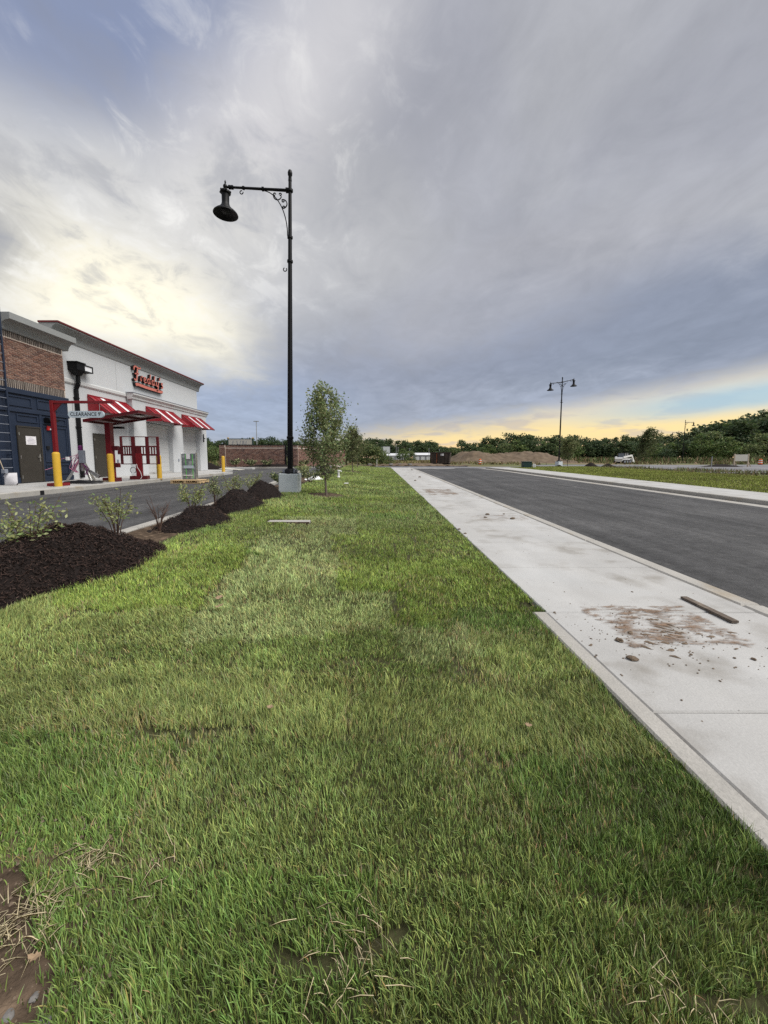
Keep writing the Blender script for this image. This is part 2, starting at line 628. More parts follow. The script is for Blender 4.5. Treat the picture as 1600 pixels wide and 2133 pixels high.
M_['dirt_film'] = dirt_film()


# ------------------------------------------------------------------ levels
def sstep(a, b, x):
    t = min(1, max(0, (x - a) / (b - a)))
    return t * t * (3 - 2 * t)


def zs(y):
    """rise of the street"""
    return .013 * y if y < 36 else .468 + .04 * sstep(36, 46, y)


def zlawn(x, y):
    return zs(y) + .21 * sstep(1.2, -3.0, x)


def zlot(x, y):
    near = .15 + .013 * min(y, 30)
    far = .42 + .0
    t = min(1, max(0, (x + 4.1) / (-10 + 4.1)))
    z = near * (1 - t) + far * t
    return z + (.62 - .45) * sstep(24, 40, y) * (1 if x > -11 else 1)


# ------------------------------------------------------------------ the ground
def spread(lo, hi, fine_lo, fine_hi, step, grow=1.35):
    xs = list(np.arange(fine_lo, fine_hi + 1e-6, step))
    a, d = fine_lo, step
    while a > lo:
        d *= grow
        a -= d
        xs.insert(0, a)
    a, d = fine_hi, step
    while a < hi:
        d *= grow
        a += d
        xs.append(a)
    return xs


def zground(x, y):
    flat = .46 + .05 * math.sin(x * .05) * math.sin(y * .043)
    # sunk well below the built surfaces, level with them beyond
    inside = sstep(-60, -42, x) * (1 - sstep(27, 31, x)) * sstep(-30, -20, y) * (1 - sstep(53, 58, y))
    lot_r = sstep(24, 27, x) * (1 - sstep(128, 132, x)) * sstep(24, 28, y) * (1 - sstep(68, 72, y))
    z = flat - .9 * max(inside, .35 * lot_r)
    # wooded rise far to the left
    z += 5.0 * sstep(150, 330, y) * sstep(40, -160, x)
    return z


gm = MB().grid(spread(-1500, 1500, -64, 134, 3.0), spread(-300, 2400, -32, 130, 3.0), zground)
tag(gm.build('ground', M_['field'], smooth=True), 'open dry grass and bare earth around the building site', kind='structure')

# street and cross street
ys = list(np.arange(-6, 44.1, 1.0))
street = MB().grid([3.84, 5, 6.5, 8, 9.5, 11.0, 11.9], ys, lambda x, y: zs(y) - .15 + .05 * (1 - ((x - 7.9) / 4.1) ** 2))
tag(street.build('street', M_['asphalt'], smooth=True), 'new dark asphalt street running away from the camera', kind='structure')
cross = MB().grid(list(np.arange(-46, 112, 3.0)), [42.8, 44, 45.5, 47, 49, 51, 53], lambda x, y: zs(y) - .145 + .02 * math.sin(x * .3))
tag(cross.build('cross_street', M_['asphalt_grey'], smooth=True), 'grey cross street at the far end', kind='structure')


def slab(name, m, x0, x1, y0, y1, zf, th, parent, b=.007, wob=0.0):
    """concrete piece with worn top edges following the slope"""
    mb = MB()
    w = [random.uniform(-wob, wob) for _ in range(4)]
    cs = [(x0, y0), (x1, y0), (x1, y1), (x0, y1)]
    top = [(x0 + b, y0 + b), (x1 - b, y0 + b), (x1 - b, y1 - b), (x0 + b, y1 - b)]
    vs = [(x, y, zf(x, y) - th) for x, y in cs]
    vs += [(x, y, zf(x, y) - b + w[i]) for i, (x, y) in enumerate(cs)]
    vs += [(x, y, zf(x, y) + w[i]) for i, (x, y) in enumerate(top)]
    fs = [(0, 3, 2, 1), (8, 9, 10, 11)]
    for k in (0, 4):
        for i in range(4):
            j = (i + 1) % 4
            fs.append((k + i, k + j, k + 4 + j, k + 4 + i))
    return mb.add(vs, fs).build(name, m, parent)


walk = tag(empty('sidewalk'), 'pale concrete sidewalk between the lawn and the street', kind='structure')
joints = [-1.0, .65, 2.05, 3.43]
while joints[-1] < 41:
    joints.append(joints[-1] + 1.40)
bed = MB().grid([1.62, 2.6, 3.62], [-1, 5, 10, 20, 30, joints[-1]], lambda x, y: zs(y) - .03)
bed.build('joint_bed', M_['soil'], walk)
for a, b in zip(joints, joints[1:]):
    slab('slab', M_['concrete'], 1.62, 3.615, a + .005, b - .005, lambda x, y: zs(y) + .004, .12, walk, .010, .003)
slab('slab', M_['concrete'], 1.62, 11.0, joints[-1] + .004, joints[-1] + 1.1, lambda x, y: zs(y) - .02 - .11 * sstep(3.6, 4.2, x), .12, walk)
# narrow raised edging of the near slabs
slab('edge_strip', M_['kerb'], 1.485, 1.612, -1.0, 3.425, lambda x, y: zs(y) + .012, .14, walk, .012)

kerb = tag(empty('kerb'), 'concrete kerb along the sidewalk side of the street', kind='structure')
k0 = -2.0
while k0 < 41:
    slab('kerb_stone', M_['kerb'], 3.632, 3.84, k0 + .004, k0 + 2.796, lambda x, y: zs(y) + .008, .22, kerb, .02, .002)
    k0 += 2.8
kerb2 = tag(empty('kerb'), 'concrete kerb and gutter on the far side of the street', kind='structure')
k0 = 6.0
while k0 < 41:
    slab('gutter_pan', M_['kerb'], 11.86, 12.40, k0 + .004, k0 + 2.796, lambda x, y: zs(y) - .135, .08, kerb2, .008)
    slab('kerb_stone', M_['kerb'], 12.404, 12.58, k0 + .004, k0 + 2.796, lambda x, y: zs(y) + .01, .22, kerb2, .02)
    k0 += 2.8
walk2 = tag(empty('sidewalk'), 'concrete sidewalk across the street beside the far grass strip', kind='structure')
k0 = 6.0
while k0 < 41:
    slab('slab', M_['concrete'], 12.59, 14.95, k0 + .004, k0 + 1.496, lambda x, y: zs(y) + .004, .12, walk2, .008, .002)
    k0 += 1.5

# lawn soil, planting strip, grass strip across the street
lawn = MB().grid(list(np.linspace(-3.25, 1.7, 34)), list(np.arange(-1, 43, .25)),
                 lambda x, y: zlawn(x, y) - .025 + .012 * mnoise.noise((x * 3, y * 3, 0)) - .05 * sstep(1.45, 1.6, x))
tag(lawn.build('lawn', M_['turf_soil'], smooth=True), 'thatchy soil under the fresh sod', kind='structure')


def zbed(x, y):
    return zlawn(-3.2, y) * sstep(-4.1, -3.0, x) + (1 - sstep(-4.1, -3.0, x)) * (.27 + .013 * y) - .04 + .03 * mnoise.noise((x * 4, y * 4, 1))


bedm = MB().grid(list(np.linspace(-4.02, -3.1, 10)), list(np.arange(-1, 36, .3)), zbed)
tag(bedm.build('planting_bed', M_['soil'], smooth=True), 'bare soil planting strip between lawn and parking kerb', kind='structure')
verge = MB().grid(list(np.linspace(14.97, 27, 14)), list(np.arange(6, 43, 1.0)), lambda x, y: zs(y) - .02 + .1 * sstep(15, 20, x))
tag(verge.build('verge', M_['turf_soil'], smooth=True), 'soil of the grass strip across the street', kind='structure')
lot2 = MB().grid(list(np.arange(24, 131, 5.0)), list(np.arange(26, 70, 4.0)), lambda x, y: .40 + .03 * math.sin(x * .2) + .12 * sstep(40, 24, y))
tag(lot2.build('parking_lot', M_['asphalt_grey'], smooth=True), 'pale unfinished parking lot across the street', kind='structure')

# parking lot and drive lane on the building side
lot = MB().grid([-46, -30, -20, -14, -12, -10.1, -9, -8, -7, -6, -5, -4.2], list(np.arange(-4, 43, 1.0)), lambda x, y: zlot(x, y))
tag(lot.build('drive_lane', M_['asphalt'], smooth=True), 'dark asphalt drive lane in front of the building', kind='structure')
kerb3 = tag(empty('kerb'), 'low concrete kerb of the drive lane behind the mulch piles', kind='structure')
k0 = -1.0
while k0 < 27:
    cv = lambda y: -4.0 - .028 * max(0, y - 9) ** 1.35
    mb = MB()
    a, b = k0 + .004, k0 + 2.396
    vs, fs = [], []
    for y in (a, (a + b) / 2, b):
        c = cv(y)
        zt = .27 + .013 * y
        vs += [(c - .15, y, zt - .3), (c - .15, y, zt - .02), (c - .13, y, zt), (c, y, zt), (c + .02, y, zt - .02), (c + .02, y, zt - .3)]
    for i in range(2):
        for k in range(5):
            fs.append((i * 6 + k, i * 6 + k + 1, i * 6 + k + 7, i * 6 + k + 6))
    fs += [(0, 1, 2, 3, 4, 5), (17, 16, 15, 14, 13, 12)]
    mb.add(vs, fs).build('kerb_stone', M_['kerb'], kerb3)
    k0 += 2.4


# ------------------------------------------------------------------ sod pieces and their grass
TREE_RINGS = [(-1.64, 12.2, .62), (-1.72, 28.0, .75), (-1.8, 37.0, .75)]
SOD = {}


def sod_info(x, y):
    """which roll of sod a point lies on, and how near its seam it is"""
    W = .61
    wx = .10 * (vnoise(x, y, 1.1, 21) - .5) + .03 * (vnoise(x, y, 7, 22) - .5)
    wy = .12 * (vnoise(x, y, 1.1, 23) - .5) + .03 * (vnoise(x, y, 7, 24) - .5)
    x, y = y + wy, x + wx          # rolls are laid across the strip
    i = np.floor((x + 8) / W).astype(int)
    fx = (x + 8) / W - i
    off = (np.sin(i * 12.9898) * 43758.5453) % 1.0
    LN = 1.55
    j = np.floor((y + 8) / LN + off).astype(int)
    fy = (y + 8) / LN + off - j
    ex = np.minimum(fx, 1 - fx) * W
    ey = np.minimum(fy, 1 - fy) * LN
    h = (np.sin(i * 78.233 + j * 37.719) * 43758.5453) % 1.0
    h2 = (np.sin(i * 15.17 + j * 91.7) * 24634.633) % 1.0
    return h, h2, np.minimum(ex * 1.8, ey), i, j


def vnoise(x, y, sc, seed=0):
    """cheap smooth value noise"""
    x, y = x * sc + seed * 17.3, y * sc + seed * 9.1
    xi, yi = np.floor(x), np.floor(y)
    xf, yf = x - xi, y - yi
    xf, yf = xf * xf * (3 - 2 * xf), yf * yf * (3 - 2 * yf)

    def hh(a, b):
        return (np.sin(a * 127.1 + b * 311.7) * 43758.5453) % 1.0
    return (hh(xi, yi) * (1 - xf) + hh(xi + 1, yi) * xf) * (1 - yf) + (hh(xi, yi + 1) * (1 - xf) + hh(xi + 1, yi + 1) * xf) * yf


def arr(fn, x, y):
    return np.array([fn(a, b) for a, b in zip(x, y)])


def ss(a, b, x):
    t = np.clip((x - a) / (b - a), 0, 1)
    return t * t * (3 - 2 * t)


def zlawn_np(x, y):
    z = np.where(y < 36, .013 * y, .468 + .04 * ss(36, 46, y))
    return z + .21 * ss(1.2, -3.0, x)


def blades(x, y, z, length, width, col, segs, lean=.55, dirx=None, tipc=None, upright=1.0):
    """one tapered bent blade per point; returns verts, faces, colours"""
    n = len(x)
    th = rng.uniform(0, 2 * np.pi, n)
    ln = np.abs(rng.normal(0, lean, n)) + .08
    lx, ly = np.cos(th) * ln, np.sin(th) * ln
    if dirx is not None:
        lx, ly = lx + dirx[0], ly + dirx[1]
    ph = rng.uniform(0, np.pi, n)
    wx, wy = np.cos(ph) * width / 2, np.sin(ph) * width / 2
    P = np.stack([x, y, z], 1)
    V, Cc = [], []
    nl = 2 * segs + 1
    for k in range(segs + 1):
        t = k / segs
        bend = t ** 1.7
        up = upright * length * (t - .22 * np.minimum(1.3, np.hypot(lx, ly)) * t * t)
        c = P + np.stack([lx * length * bend, ly * length * bend, up], 1)
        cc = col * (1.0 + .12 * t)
        if tipc is not None and k == segs:
            cc = cc * (1 - tipc[:, None]) + np.array([.50, .54, .36]) * tipc[:, None]
        if k < segs:
            w = (1 - .45 * t)
            off = np.stack([wx * w, wy * w, 0 * wx], 1)
            V += [c - off, c + off]
            Cc += [cc, cc]
        else:
            V.append(c)
            Cc.append(cc)
    V = np.stack(V, 1).reshape(-1, 3)
    Cc = np.stack(Cc, 1).reshape(-1, 3)
    base = (np.arange(n) * nl)[:, None]
    quads = np.concatenate([base + np.array([[2 * k, 2 * k + 1, 2 * k + 3, 2 * k + 2]]) for k in range(segs - 1)]) if segs > 1 else np.zeros((0, 4), int)
    tris = base + np.array([[2 * segs - 2, 2 * segs - 1, 2 * segs]])
    return V, quads, tris, Cc


PAL = np.array([[0.196, 0.268, 0.078],     # mid green
                [0.148, 0.230, 0.058],     # deep green
                [0.214, 0.296, 0.067],     # vivid yellow green
                [0.300, 0.368, 0.148],     # pale grey green
                [0.245, 0.308, 0.098]])    # dull olive
# pieces of sod of a clearly different age, as laid (x, y outline in metres, palette entry)
SOD_PIECES = [
    ([(-3.12, 3.51), (-3.24, 5.37), (-2.46, 6.7), (-1.72, 5.01), (-1.65, 4.02), (-1.57, 3.09), (-2.58, 2.97)], 2),
    ([(-3.33, 3.21), (-3.06, 3.44), (-2.58, 2.97), (-1.57, 3.09), (-1.38, 2.55), (-2.46, 2.34)], 4),
    ([(-.84, 6.98), (1.78, 7.73), (1.7, 3.61), (1.45, 3.44), (.8, 3.6), (.66, 3.17), (.19, 3.08), (.21, 3.79), (-.44, 3.75)], 2),
    ([(-1.38, 2.55), (-1.62, 3.59), (-1.63, 4.91), (-1.07, 4.71), (-.49, 4.75), (-.44, 3.81), (.21, 3.79), (.17, 3.03), (-.81, 2.7)], 3),
    ([(-1.97, 7.88), (-.46, 8.19), (-.32, 6.52), (-1.5, 6.32)], 3),
    ([(-1.9, 6.02), (-.78, 6.49), (-.52, 4.8), (-1.08, 4.75), (-1.66, 5.02)], 3),
    ([(.19, 2.99), (.81, 3.09), (.79, 2.6), (.19, 2.52)], 3)]
SEAMS = [((-2.62, 2.97), (-1.39, 3.15)), ((-.40, 3.72), (.33, 3.76)), ((.28, 1.75), (.79, 1.74)), ((.20, 3.72), (.27, 3.09)), ((-1.18, 1.78), (-.62, 1.77)), ((-1.6, 3.2), (-1.66, 4.9)), ((.6, 3.2), (1.5, 3.5)), ((-3.2, 2.2), (-1.9, 2.25)), ((-.2, 2.55), (.7, 2.5)), ((.5, 1.25), (1.4, 1.3))]


def inside(x, y, poly):
    r = np.zeros(len(x), bool)
    n = len(poly)
    for i in range(n):
        (x0, y0), (x1, y1) = poly[i], poly[(i + 1) % n]
        c = ((y0 > y) != (y1 > y)) & (x < (x1 - x0) * (y - y0) / ((y1 - y0) or 1e-9) + x0)
        r ^= c
    return r


def lawn_colour(x, y):
    h, h2, seam, i, j = sod_info(x, y)
    idx = np.clip((h * 3).astype(int), 0, 2)
    idx = np.where(idx == 2, 4, idx)
    idx = np.where((y > 5.6) & (h2 < .8), np.where(h < .6, 2, 0), idx)
    c = PAL[idx] * (1 + .20 * (h2 - .5))[:, None]
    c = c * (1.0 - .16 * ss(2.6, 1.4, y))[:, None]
    xx = x + .14 * (vnoise(x, y, 4, 31) - .5) + .07 * (vnoise(x, y, 14, 33) - .5)
    yy = y + .18 * (vnoise(x, y, 4, 32) - .5) + .09 * (vnoise(x, y, 14, 34) - .5)
    for poly, k in SOD_PIECES:
        m = inside(xx, yy, poly)
        c[m] = PAL[k] * (1 + .14 * (h2[m] - .5))[:, None]
    for (x0, y0), (x1, y1) in SEAMS:
        L2 = (x1 - x0) ** 2 + (y1 - y0) ** 2
        t = np.clip(((xx - x0) * (x1 - x0) + (yy - y0) * (y1 - y0)) / L2, 0, 1)
        d = np.hypot(xx - x0 - t * (x1 - x0), yy - y0 - t * (y1 - y0))
        seam = np.minimum(seam, d * 1.1)
        h2 = np.where(d < .06, .1, h2)
    return c, seam, h, h2, idx


def make_lawn():
    Vs, Qs, Ts, Cs = [], [], [], []
    off = 0
    bands = [  # y0, y1, density per m2, width, segs, length
        (.45, 1.3, 36000, .0033, 3, .045), (1.3, 2.2, 26000, .0038, 2, .046), (2.2, 3.4, 14500, .0050, 2, .047),
        (3.4, 5.2, 7000, .0072, 2, .050), (5.2, 8.5, 3400, .010, 1, .052), (8.5, 14, 1250, .017, 1, .058), (14, 24, 560, .027, 1, .058),
        (24, 42.5, 280, .042, 1, .058)]
    for y0, y1, rho, w, segs, ln in bands:
        x0, x1 = max(-3.3, -1.12 * y1 - .3), min(1.62, 1.12 * y1 + .2)
        n = int(rho * (x1 - x0) * (y1 - y0))
        x, y = rng.uniform(x0, x1, n), rng.uniform(y0, y1, n)
        cdir = np.zeros((n, 2))
        chh = np.ones(n)
        if y1 < 9:                                  # blades grow in tufts
            per = 20
            nc = n // per
            n = nc * per
            sg_ = .017 if y1 < 3 else .026
            cx_, cy_ = np.repeat(rng.uniform(x0, x1, nc), per), np.repeat(rng.uniform(y0, y1, nc), per)
            ox, oy = rng.normal(0, sg_, n), rng.normal(0, sg_, n)
            x, y = cx_ + ox, cy_ + oy
            ca_ = np.repeat(rng.uniform(0, 2 * np.pi, nc), per)
            cl_ = np.repeat(np.abs(rng.normal(0, .30, nc)), per)
            cdir = np.stack([np.cos(ca_) * cl_ + ox / sg_ * .16, np.sin(ca_) * cl_ + oy / sg_ * .16], 1)
            chh = np.repeat(rng.uniform(.72, 1.25, nc), per) * (1.08 - .10 * np.hypot(ox, oy) / sg_)
            ctone = np.repeat(rng.uniform(.74, 1.26, nc), per)
            loose = rng.uniform(0, 1, n) < .48           # and singly between them
            x = np.where(loose, rng.uniform(x0, x1, n), x)
            y = np.where(loose, rng.uniform(y0, y1, n), y)
            cdir[loose] = 0
            chh = np.where(loose, rng.uniform(.6, 1.0, n), chh)
            ctone = np.where(loose, rng.uniform(.7, 1.2, n), ctone)
        else:
            ctone = np.ones(n)
        edge_r = np.where(y < 3.43, 1.475, 1.61) + .03 * (vnoise(x * 0, y, 5, 3) - .5)
        edge_l = -3.12 + .10 * (vnoise(x * 0, y, 2.2, 5) - .3)
        keep = (x < edge_r) & (x > edge_l)
        # bare corner of soil close to the camera
        bare = inside(x + .10 * (vnoise(x, y, 9, 2) - .5), y + .10 * (vnoise(x, y, 9, 12) - .5), [(-1.7, 1.22), (-1.24, 1.12), (-1.04, 1.02), (-.91, .92), (-.84, .83), (-.77, .77), (-.75, .4), (-1.8, .4)])
        keep &= ~bare | (rng.uniform(0, 1, n) < .05)
        for tx, ty, tr in TREE_RINGS:
            keep &= ((x - tx) / tr) ** 2 + ((y - ty) / tr) ** 2 > 1 + .3 * (vnoise(x, y, 3, 8) - .5)
        keep &= ~((np.abs(x + 1.72) < .44) & (np.abs(y - 7.32) < .16))
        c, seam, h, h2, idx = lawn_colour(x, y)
        open_seam = (h2 < .42)
        lim = np.where(open_seam, .024, .007) * np.where(y < 2.3, .6, 1) * (.3 + 1.4 * vnoise(x, y, 4, 11))
        keep &= (seam > lim) | (rng.uniform(0, 1, n) < .30)
        # two gaps where the pieces did not meet
        g1 = (np.abs(y - .98 - .05 * np.sin(x * 9)) < .022) & (x > -.30) & (x < .12)
        g2 = (np.abs(y - .90 - .02 * np.sin(x * 11)) < .020) & (x > .80) & (x < 1.1)
        g3 = (np.abs(y - 1.78 - .03 * np.sin(x * 7)) < .018) & (x > -1.15) & (x < -.62)
        g4 = (np.abs(x - 1.55) < .10) & (np.abs(y - 3.62) < .07)
        keep &= ~(g1 | g2 | g3 | g4) | (rng.uniform(0, 1, n) < .12)
        x, y, c, seam, h, h2, cdir, chh, ctone = (q[keep] for q in (x, y, c, seam, h, h2, cdir, chh, ctone))
        n = len(x)
        # clumps, straw, tips
        cl = vnoise(x, y, 9, 1)
        big = vnoise(x, y, 1.3, 4)
        c = c * (.62 + .50 * cl + .34 * big)[:, None]
        c = c * (ctone * rng.uniform(.42, 1.55, n))[:, None]
        c[:, 0] *= rng.uniform(.85, 1.25, n)
        dry = vnoise(x, y, 3.1, 6)
        ps = .03 + .22 * ss(.66, .92, dry) + .20 * ss(.05, .0, seam)
        straw = rng.uniform(0, 1, n) < ps
        sc = np.stack([rng.uniform(.24, .40, n), rng.uniform(.22, .33, n), rng.uniform(.09, .17, n)], 1)
        c = np.where(straw[:, None], sc, c)
        L_ = ln * rng.uniform(.55, 1.25, n) * (.75 + .5 * vnoise(x, y, 5, 7)) * (.86 + .3 * h)
        L_ = np.where(rng.uniform(0, 1, n) < .03, L_ * 1.4, L_) * chh
        wd = w * rng.uniform(.65, 1.3, n)
        z = zlawn_np(x, y) - .012
        # sod lies proud with its edge dipping
        z += -.012 * ss(.05, 0, seam)
        flow = (.5 * (vnoise(x, y, 1.1, 9) - .4) - .1 + cdir[:, 0], .55 * (vnoise(x, y, 1.1, 10) - .5) + cdir[:, 1])
        tip = np.where(rng.uniform(0, 1, n) < .35, rng.uniform(.1, .6, n), 0)
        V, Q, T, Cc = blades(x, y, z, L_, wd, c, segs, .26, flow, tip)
        Vs.append(V); Cs.append(Cc)
        Qs.append(Q + off); Ts.append(T + off)
        off += len(V)
    o = fast_mesh('grass', np.concatenate(Vs), [np.concatenate(Qs), np.concatenate(Ts)], M_['grass'], np.concatenate(Cs))
    tag(o, 'thick fresh sod grass of the lawn strip beside the sidewalk', 'grass', kind='stuff')


make_lawn()


def make_verge():
    n = 90000
    x, y = rng.uniform(14.98, 25.5, n), rng.uniform(8, 42.5, n)
    lim = 25.0 - .055 * np.maximum(0, y - 14) + 1.2 * (vnoise(x, y, .5, 3) - .5)
    keep = (x < lim) & (x < 1.15 * y + 1) & (x > 14.98 + .05 * (vnoise(x * 0, y, 2, 3) - .5))
    x, y = x[keep], y[keep]
    n = len(x)
    z = np.where(y < 36, .013 * y, .468 + .04 * ss(36, 46, y)) - .02 + .1 * ss(15, 20, x)
    big = vnoise(x, y, .9, 4)
    c = np.array([.22, .255, .055])[None] * (.65 + .5 * big + .3 * vnoise(x, y, 3, 5))[:, None] * rng.uniform(.8, 1.2, n)[:, None]
    straw = rng.uniform(0, 1, n) < .08 + .5 * ss(.6, 1.0, (x - 14.98) / 10) * vnoise(x, y, 1.2, 6)
    c = np.where(straw[:, None], np.array([.26, .20, .10])[None] * rng.uniform(.7, 1.2, n)[:, None], c)
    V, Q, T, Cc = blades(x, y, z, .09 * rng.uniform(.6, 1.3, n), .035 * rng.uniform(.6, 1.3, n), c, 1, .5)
    o = fast_mesh('grass', V, [T], M_['grass'], Cc)
    tag(o, 'mown grass of the strip across the street', 'grass', kind='stuff')


make_verge()


# ------------------------------------------------------------------ the restaurant building
XB, XW, XP = -13.2, -13.6, -13.3            # brick bay, main wall, projecting bay
PZ = .57                                    # level of the concrete apron

apron = tag(empty('pavement', (-12, 18, 0)), 'concrete apron in front of the restaurant', kind='structure')
pe = []
for i in range(9):                          # rounded far corner
    t = i / 8 * math.pi / 2
    pe.append((-10.9 + .95 * math.cos(t), 25.9 + .95 * math.sin(t)))
yb = [8.0, 12.1, 15.2, 18.3, 21.4, 24.5]
for a, b in zip(yb, yb[1:]):
    slab('slab', M_['concrete'], -14.2, -10.08, a + .004, b - .004, lambda x, y: PZ, .3, apron, .008)
    mb = MB()
    mb.cbox(-10.075, -9.95, a + .004, b - .004, .1, PZ, .018)
    mb.build('kerb_stone', M_['kerb'], apron)
poly = [(-14.2, 24.504, .1), (-9.95, 24.504, .1)] + [(x, y, .1) for x, y in pe] + [(-14.2, 26.85, .1)]
MB().prism(poly, (0, 0, PZ - .1 - .001)).build('slab', M_['concrete'], apron)
slab('slab', M_['concrete'], -30, -14.2, 29.9, 31.5, lambda x, y: PZ, .3, apron, .008)
slab('slab', M_['concrete'], -14.2, -12.0, 26.86, 31.5, lambda x, y: PZ - .004, .3, apron, .008)
MB().box(-10.2, -9.93, 11.05, 11.17, .40, .55).build('drain_notch', M_['black'], apron)

bld = tag(empty('restaurant_building', (-16, 21, PZ)), 'white and navy restaurant with brick panel, grey cornices and red striped awnings', 'building')

# navy bay with brick above
MB().box(-22, XB, 9, 16.32, PZ, 4.05).build('navy_wall', M_['navy'], bld)
MB().box(-22, XB - .03, 9, 16.30, 4.05, 6.2).build('brick_backing', M_['mortar'], bld)


def brick_tint(n, kind=0):
    base = np.array([[.205, .105, .076], [.165, .080, .060], [.245, .140, .105], [.125, .068, .056], [.215, .125, .095]])
    c = base[rng.integers(0, 5, n)] * rng.uniform(.8, 1.2, n)[:, None]
    if kind:
        c = np.array([.085, .070, .062])[None] * rng.uniform(.7, 1.35, n)[:, None]
    return c


def brick_field(name, parent, place, specs, m=None):
    """specs: (u0, u1, v0, v1, kind); place(u, v, d) -> world point; joints recessed between the bricks"""
    mb = MB()
    cols = []
    for u0, u1, v0, v1, kind in specs:
        d = random.uniform(.008, .014)
        b = .003
        vs = [place(u0, v0, 0), place(u1, v0, 0), place(u1, v1, 0), place(u0, v1, 0),
              place(u0 + b, v0 + b, d), place(u1 - b, v0 + b, d), place(u1 - b, v1 - b, d), place(u0 + b, v1 - b, d)]
        mb.add(vs, [(4, 5, 6, 7), (0, 1, 5, 4), (1, 2, 6, 5), (2, 3, 7, 6), (3, 0, 4, 7)])
        c = brick_tint(1, kind)[0]
        cols += [(*c, 1)] * 8
    mb.c = cols
    o = mb.build(name, m or M_['brick'], parent)
    return o


def running_bond(u0, u1, v0, v1, bw=.195, bh=.053, j=.016):
    out = []
    row, v = 0, v0
    while v + bh <= v1 + 1e-6:
        u = u0 - (.5 * (bw + j) if row % 2 else 0)
        while u < u1:
            a, b = max(u, u0), min(u + bw, u1)
            if b - a > .03:
                out.append((a, b, v, v + bh, 0))
            u += bw + j
        v += bh + j
        row += 1
    return out


def soldiers(u0, u1, v0, v1, w=.048, j=.030, kind=1):
    out, u = [], u0
    while u + w <= u1:
        out.append((u, u + w, v0, v1, kind))
        u += w + j
    return out


place_b = lambda u, v, d: (XB - .03 + d * 1.6, u, v)
sp = running_bond(11.5, 16.28, 4.37, 5.84) + soldiers(11.5, 16.28, 4.07, 4.355) + soldiers(11.5, 16.28, 5.85, 6.09)
tag(brick_field('bricks', bld, place_b, sp), kind='stuff')


def cornice(x, y0, y1, prof, name, m, parent, ret=True):
    """profile (out, z) swept along y with closed ends"""
    n = len(prof)
    poly = [(x + o, y0, z) for o, z in prof]
    return MB().prism(poly, (0, y1 - y0, 0)).build(name, m, parent)


cv1 = [(-.3, 6.06)] + [(.02, 6.06), (.05, 6.10)] + [(.05 + .30 * (1 - math.cos(t)), 6.10 + .26 * math.sin(t)) for t in np.linspace(.15, math.pi / 2, 7)] + [(.37, 6.37), (.40, 6.38), (.40, 6.60), (-.3, 6.60)]
cornice(XB, 13.62, 16.55, cv1, 'cornice', M_['grey_cornice'], bld)
MB().box(XB - .35, XB - .06, 9, 13.62, 6.2, 6.55).build('parapet', M_['grey_cornice'], bld)

# navy trim and panels
for z0, z1, d in ((3.86, 4.05, .07), (3.20, 3.34, .05), (PZ + .01, PZ + .22, .04)):
    MB().cbox(XB - .02, XB + d, 9, 16.34, z0, z1, .012).build('trim_rail', M_['navy'], bld)


def raised_panel(y0, y1, z0, z1, w=.05, d=.03):
    mb = MB()
    for a in ((y0, y1, z0, z0 + w), (y0, y1, z1 - w, z1), (y0, y0 + w, z0 + w, z1 - w), (y1 - w, y1, z0 + w, z1 - w)):
        mb.box(XB - .01, XB + d, *a)
    return mb.build('panel_moulding', M_['navy'], bld)


for y0, y1 in ((12.2, 13.25), (13.6, 14.62), (14.84, 15.75)):
    raised_panel(y0, y1, 3.42, 3.79)
for y0, y1 in ((15.02, 15.45), (15.55, 16.15)):
    raised_panel(y0, y1, 1.35, 2.78)
    raised_panel(y0, y1, .86, 1.26)
raised_panel(15.0, 16.15, 2.86, 3.14)
raised_panel(13.95, 14.82, 2.86, 3.14)
for yy in (14.88, 16.18):
    MB().cbox(XB - .02, XB + .035, yy, yy + .11, PZ, 3.2, .008).build('stile', M_['navy'], bld)


def door(x, y0, y1, z0, z1, paper):
    MB().box(x - .01, x + .035, y0 - .05, y0, z0, z1 + .05).box(x - .01, x + .035, y1, y1 + .05, z0, z1 + .05).box(x - .01, x + .035, y0, y1, z1, z1 + .05).build(
        'door_frame', M_['door'], bld)
    d = MB().cbox(x - .02, x + .02, y0 + .004, y1 - .004, z0 + .008, z1 - .004, .004).build('door', M_['door'], bld)
    h = MB()
    h.lathe([(.0, -.01), (.03, -.01), (.03, .01), (.0, .012)], (0, 0, 0), 10)
    h.v = [(x + .03 + c, y1 - .08 + a, 1.55 + b) for a, b, c in h.v]
    h.bar((x + .05, y1 - .08, 1.55), (x + .06, y1 - .20, 1.55), .022, .03)
    h.box(x + .018, x + .028, y1 - .105, y1 - .055, 1.38, 1.66)
    h.build('handle', M_['steel'], d)
    for zz in (.75, 1.5, 2.35):
        MB().box(x + .015, x + .03, y0 + .005, y0 + .03, zz, zz + .12).build('hinge', M_['steel'], d)
    if paper:
        p = MB().box(x + .021, x + .024, y0 + .27, y0 + .70, 2.02, 2.34).build('paper_notice', M_['paper'], d)
        for k, (a, b) in enumerate(((.40, .56), (.37, .60), (.33, .66), (.33, .66), (.35, .62))):
            MB().box(x + .0245, x + .0255, y0 + a, y0 + b, 2.27 - k * .05, 2.285 - k * .05).build('print_line', M_['print'], d)
    return d


door(XB + .03, 13.93, 14.82, PZ + .02, 2.66, True)
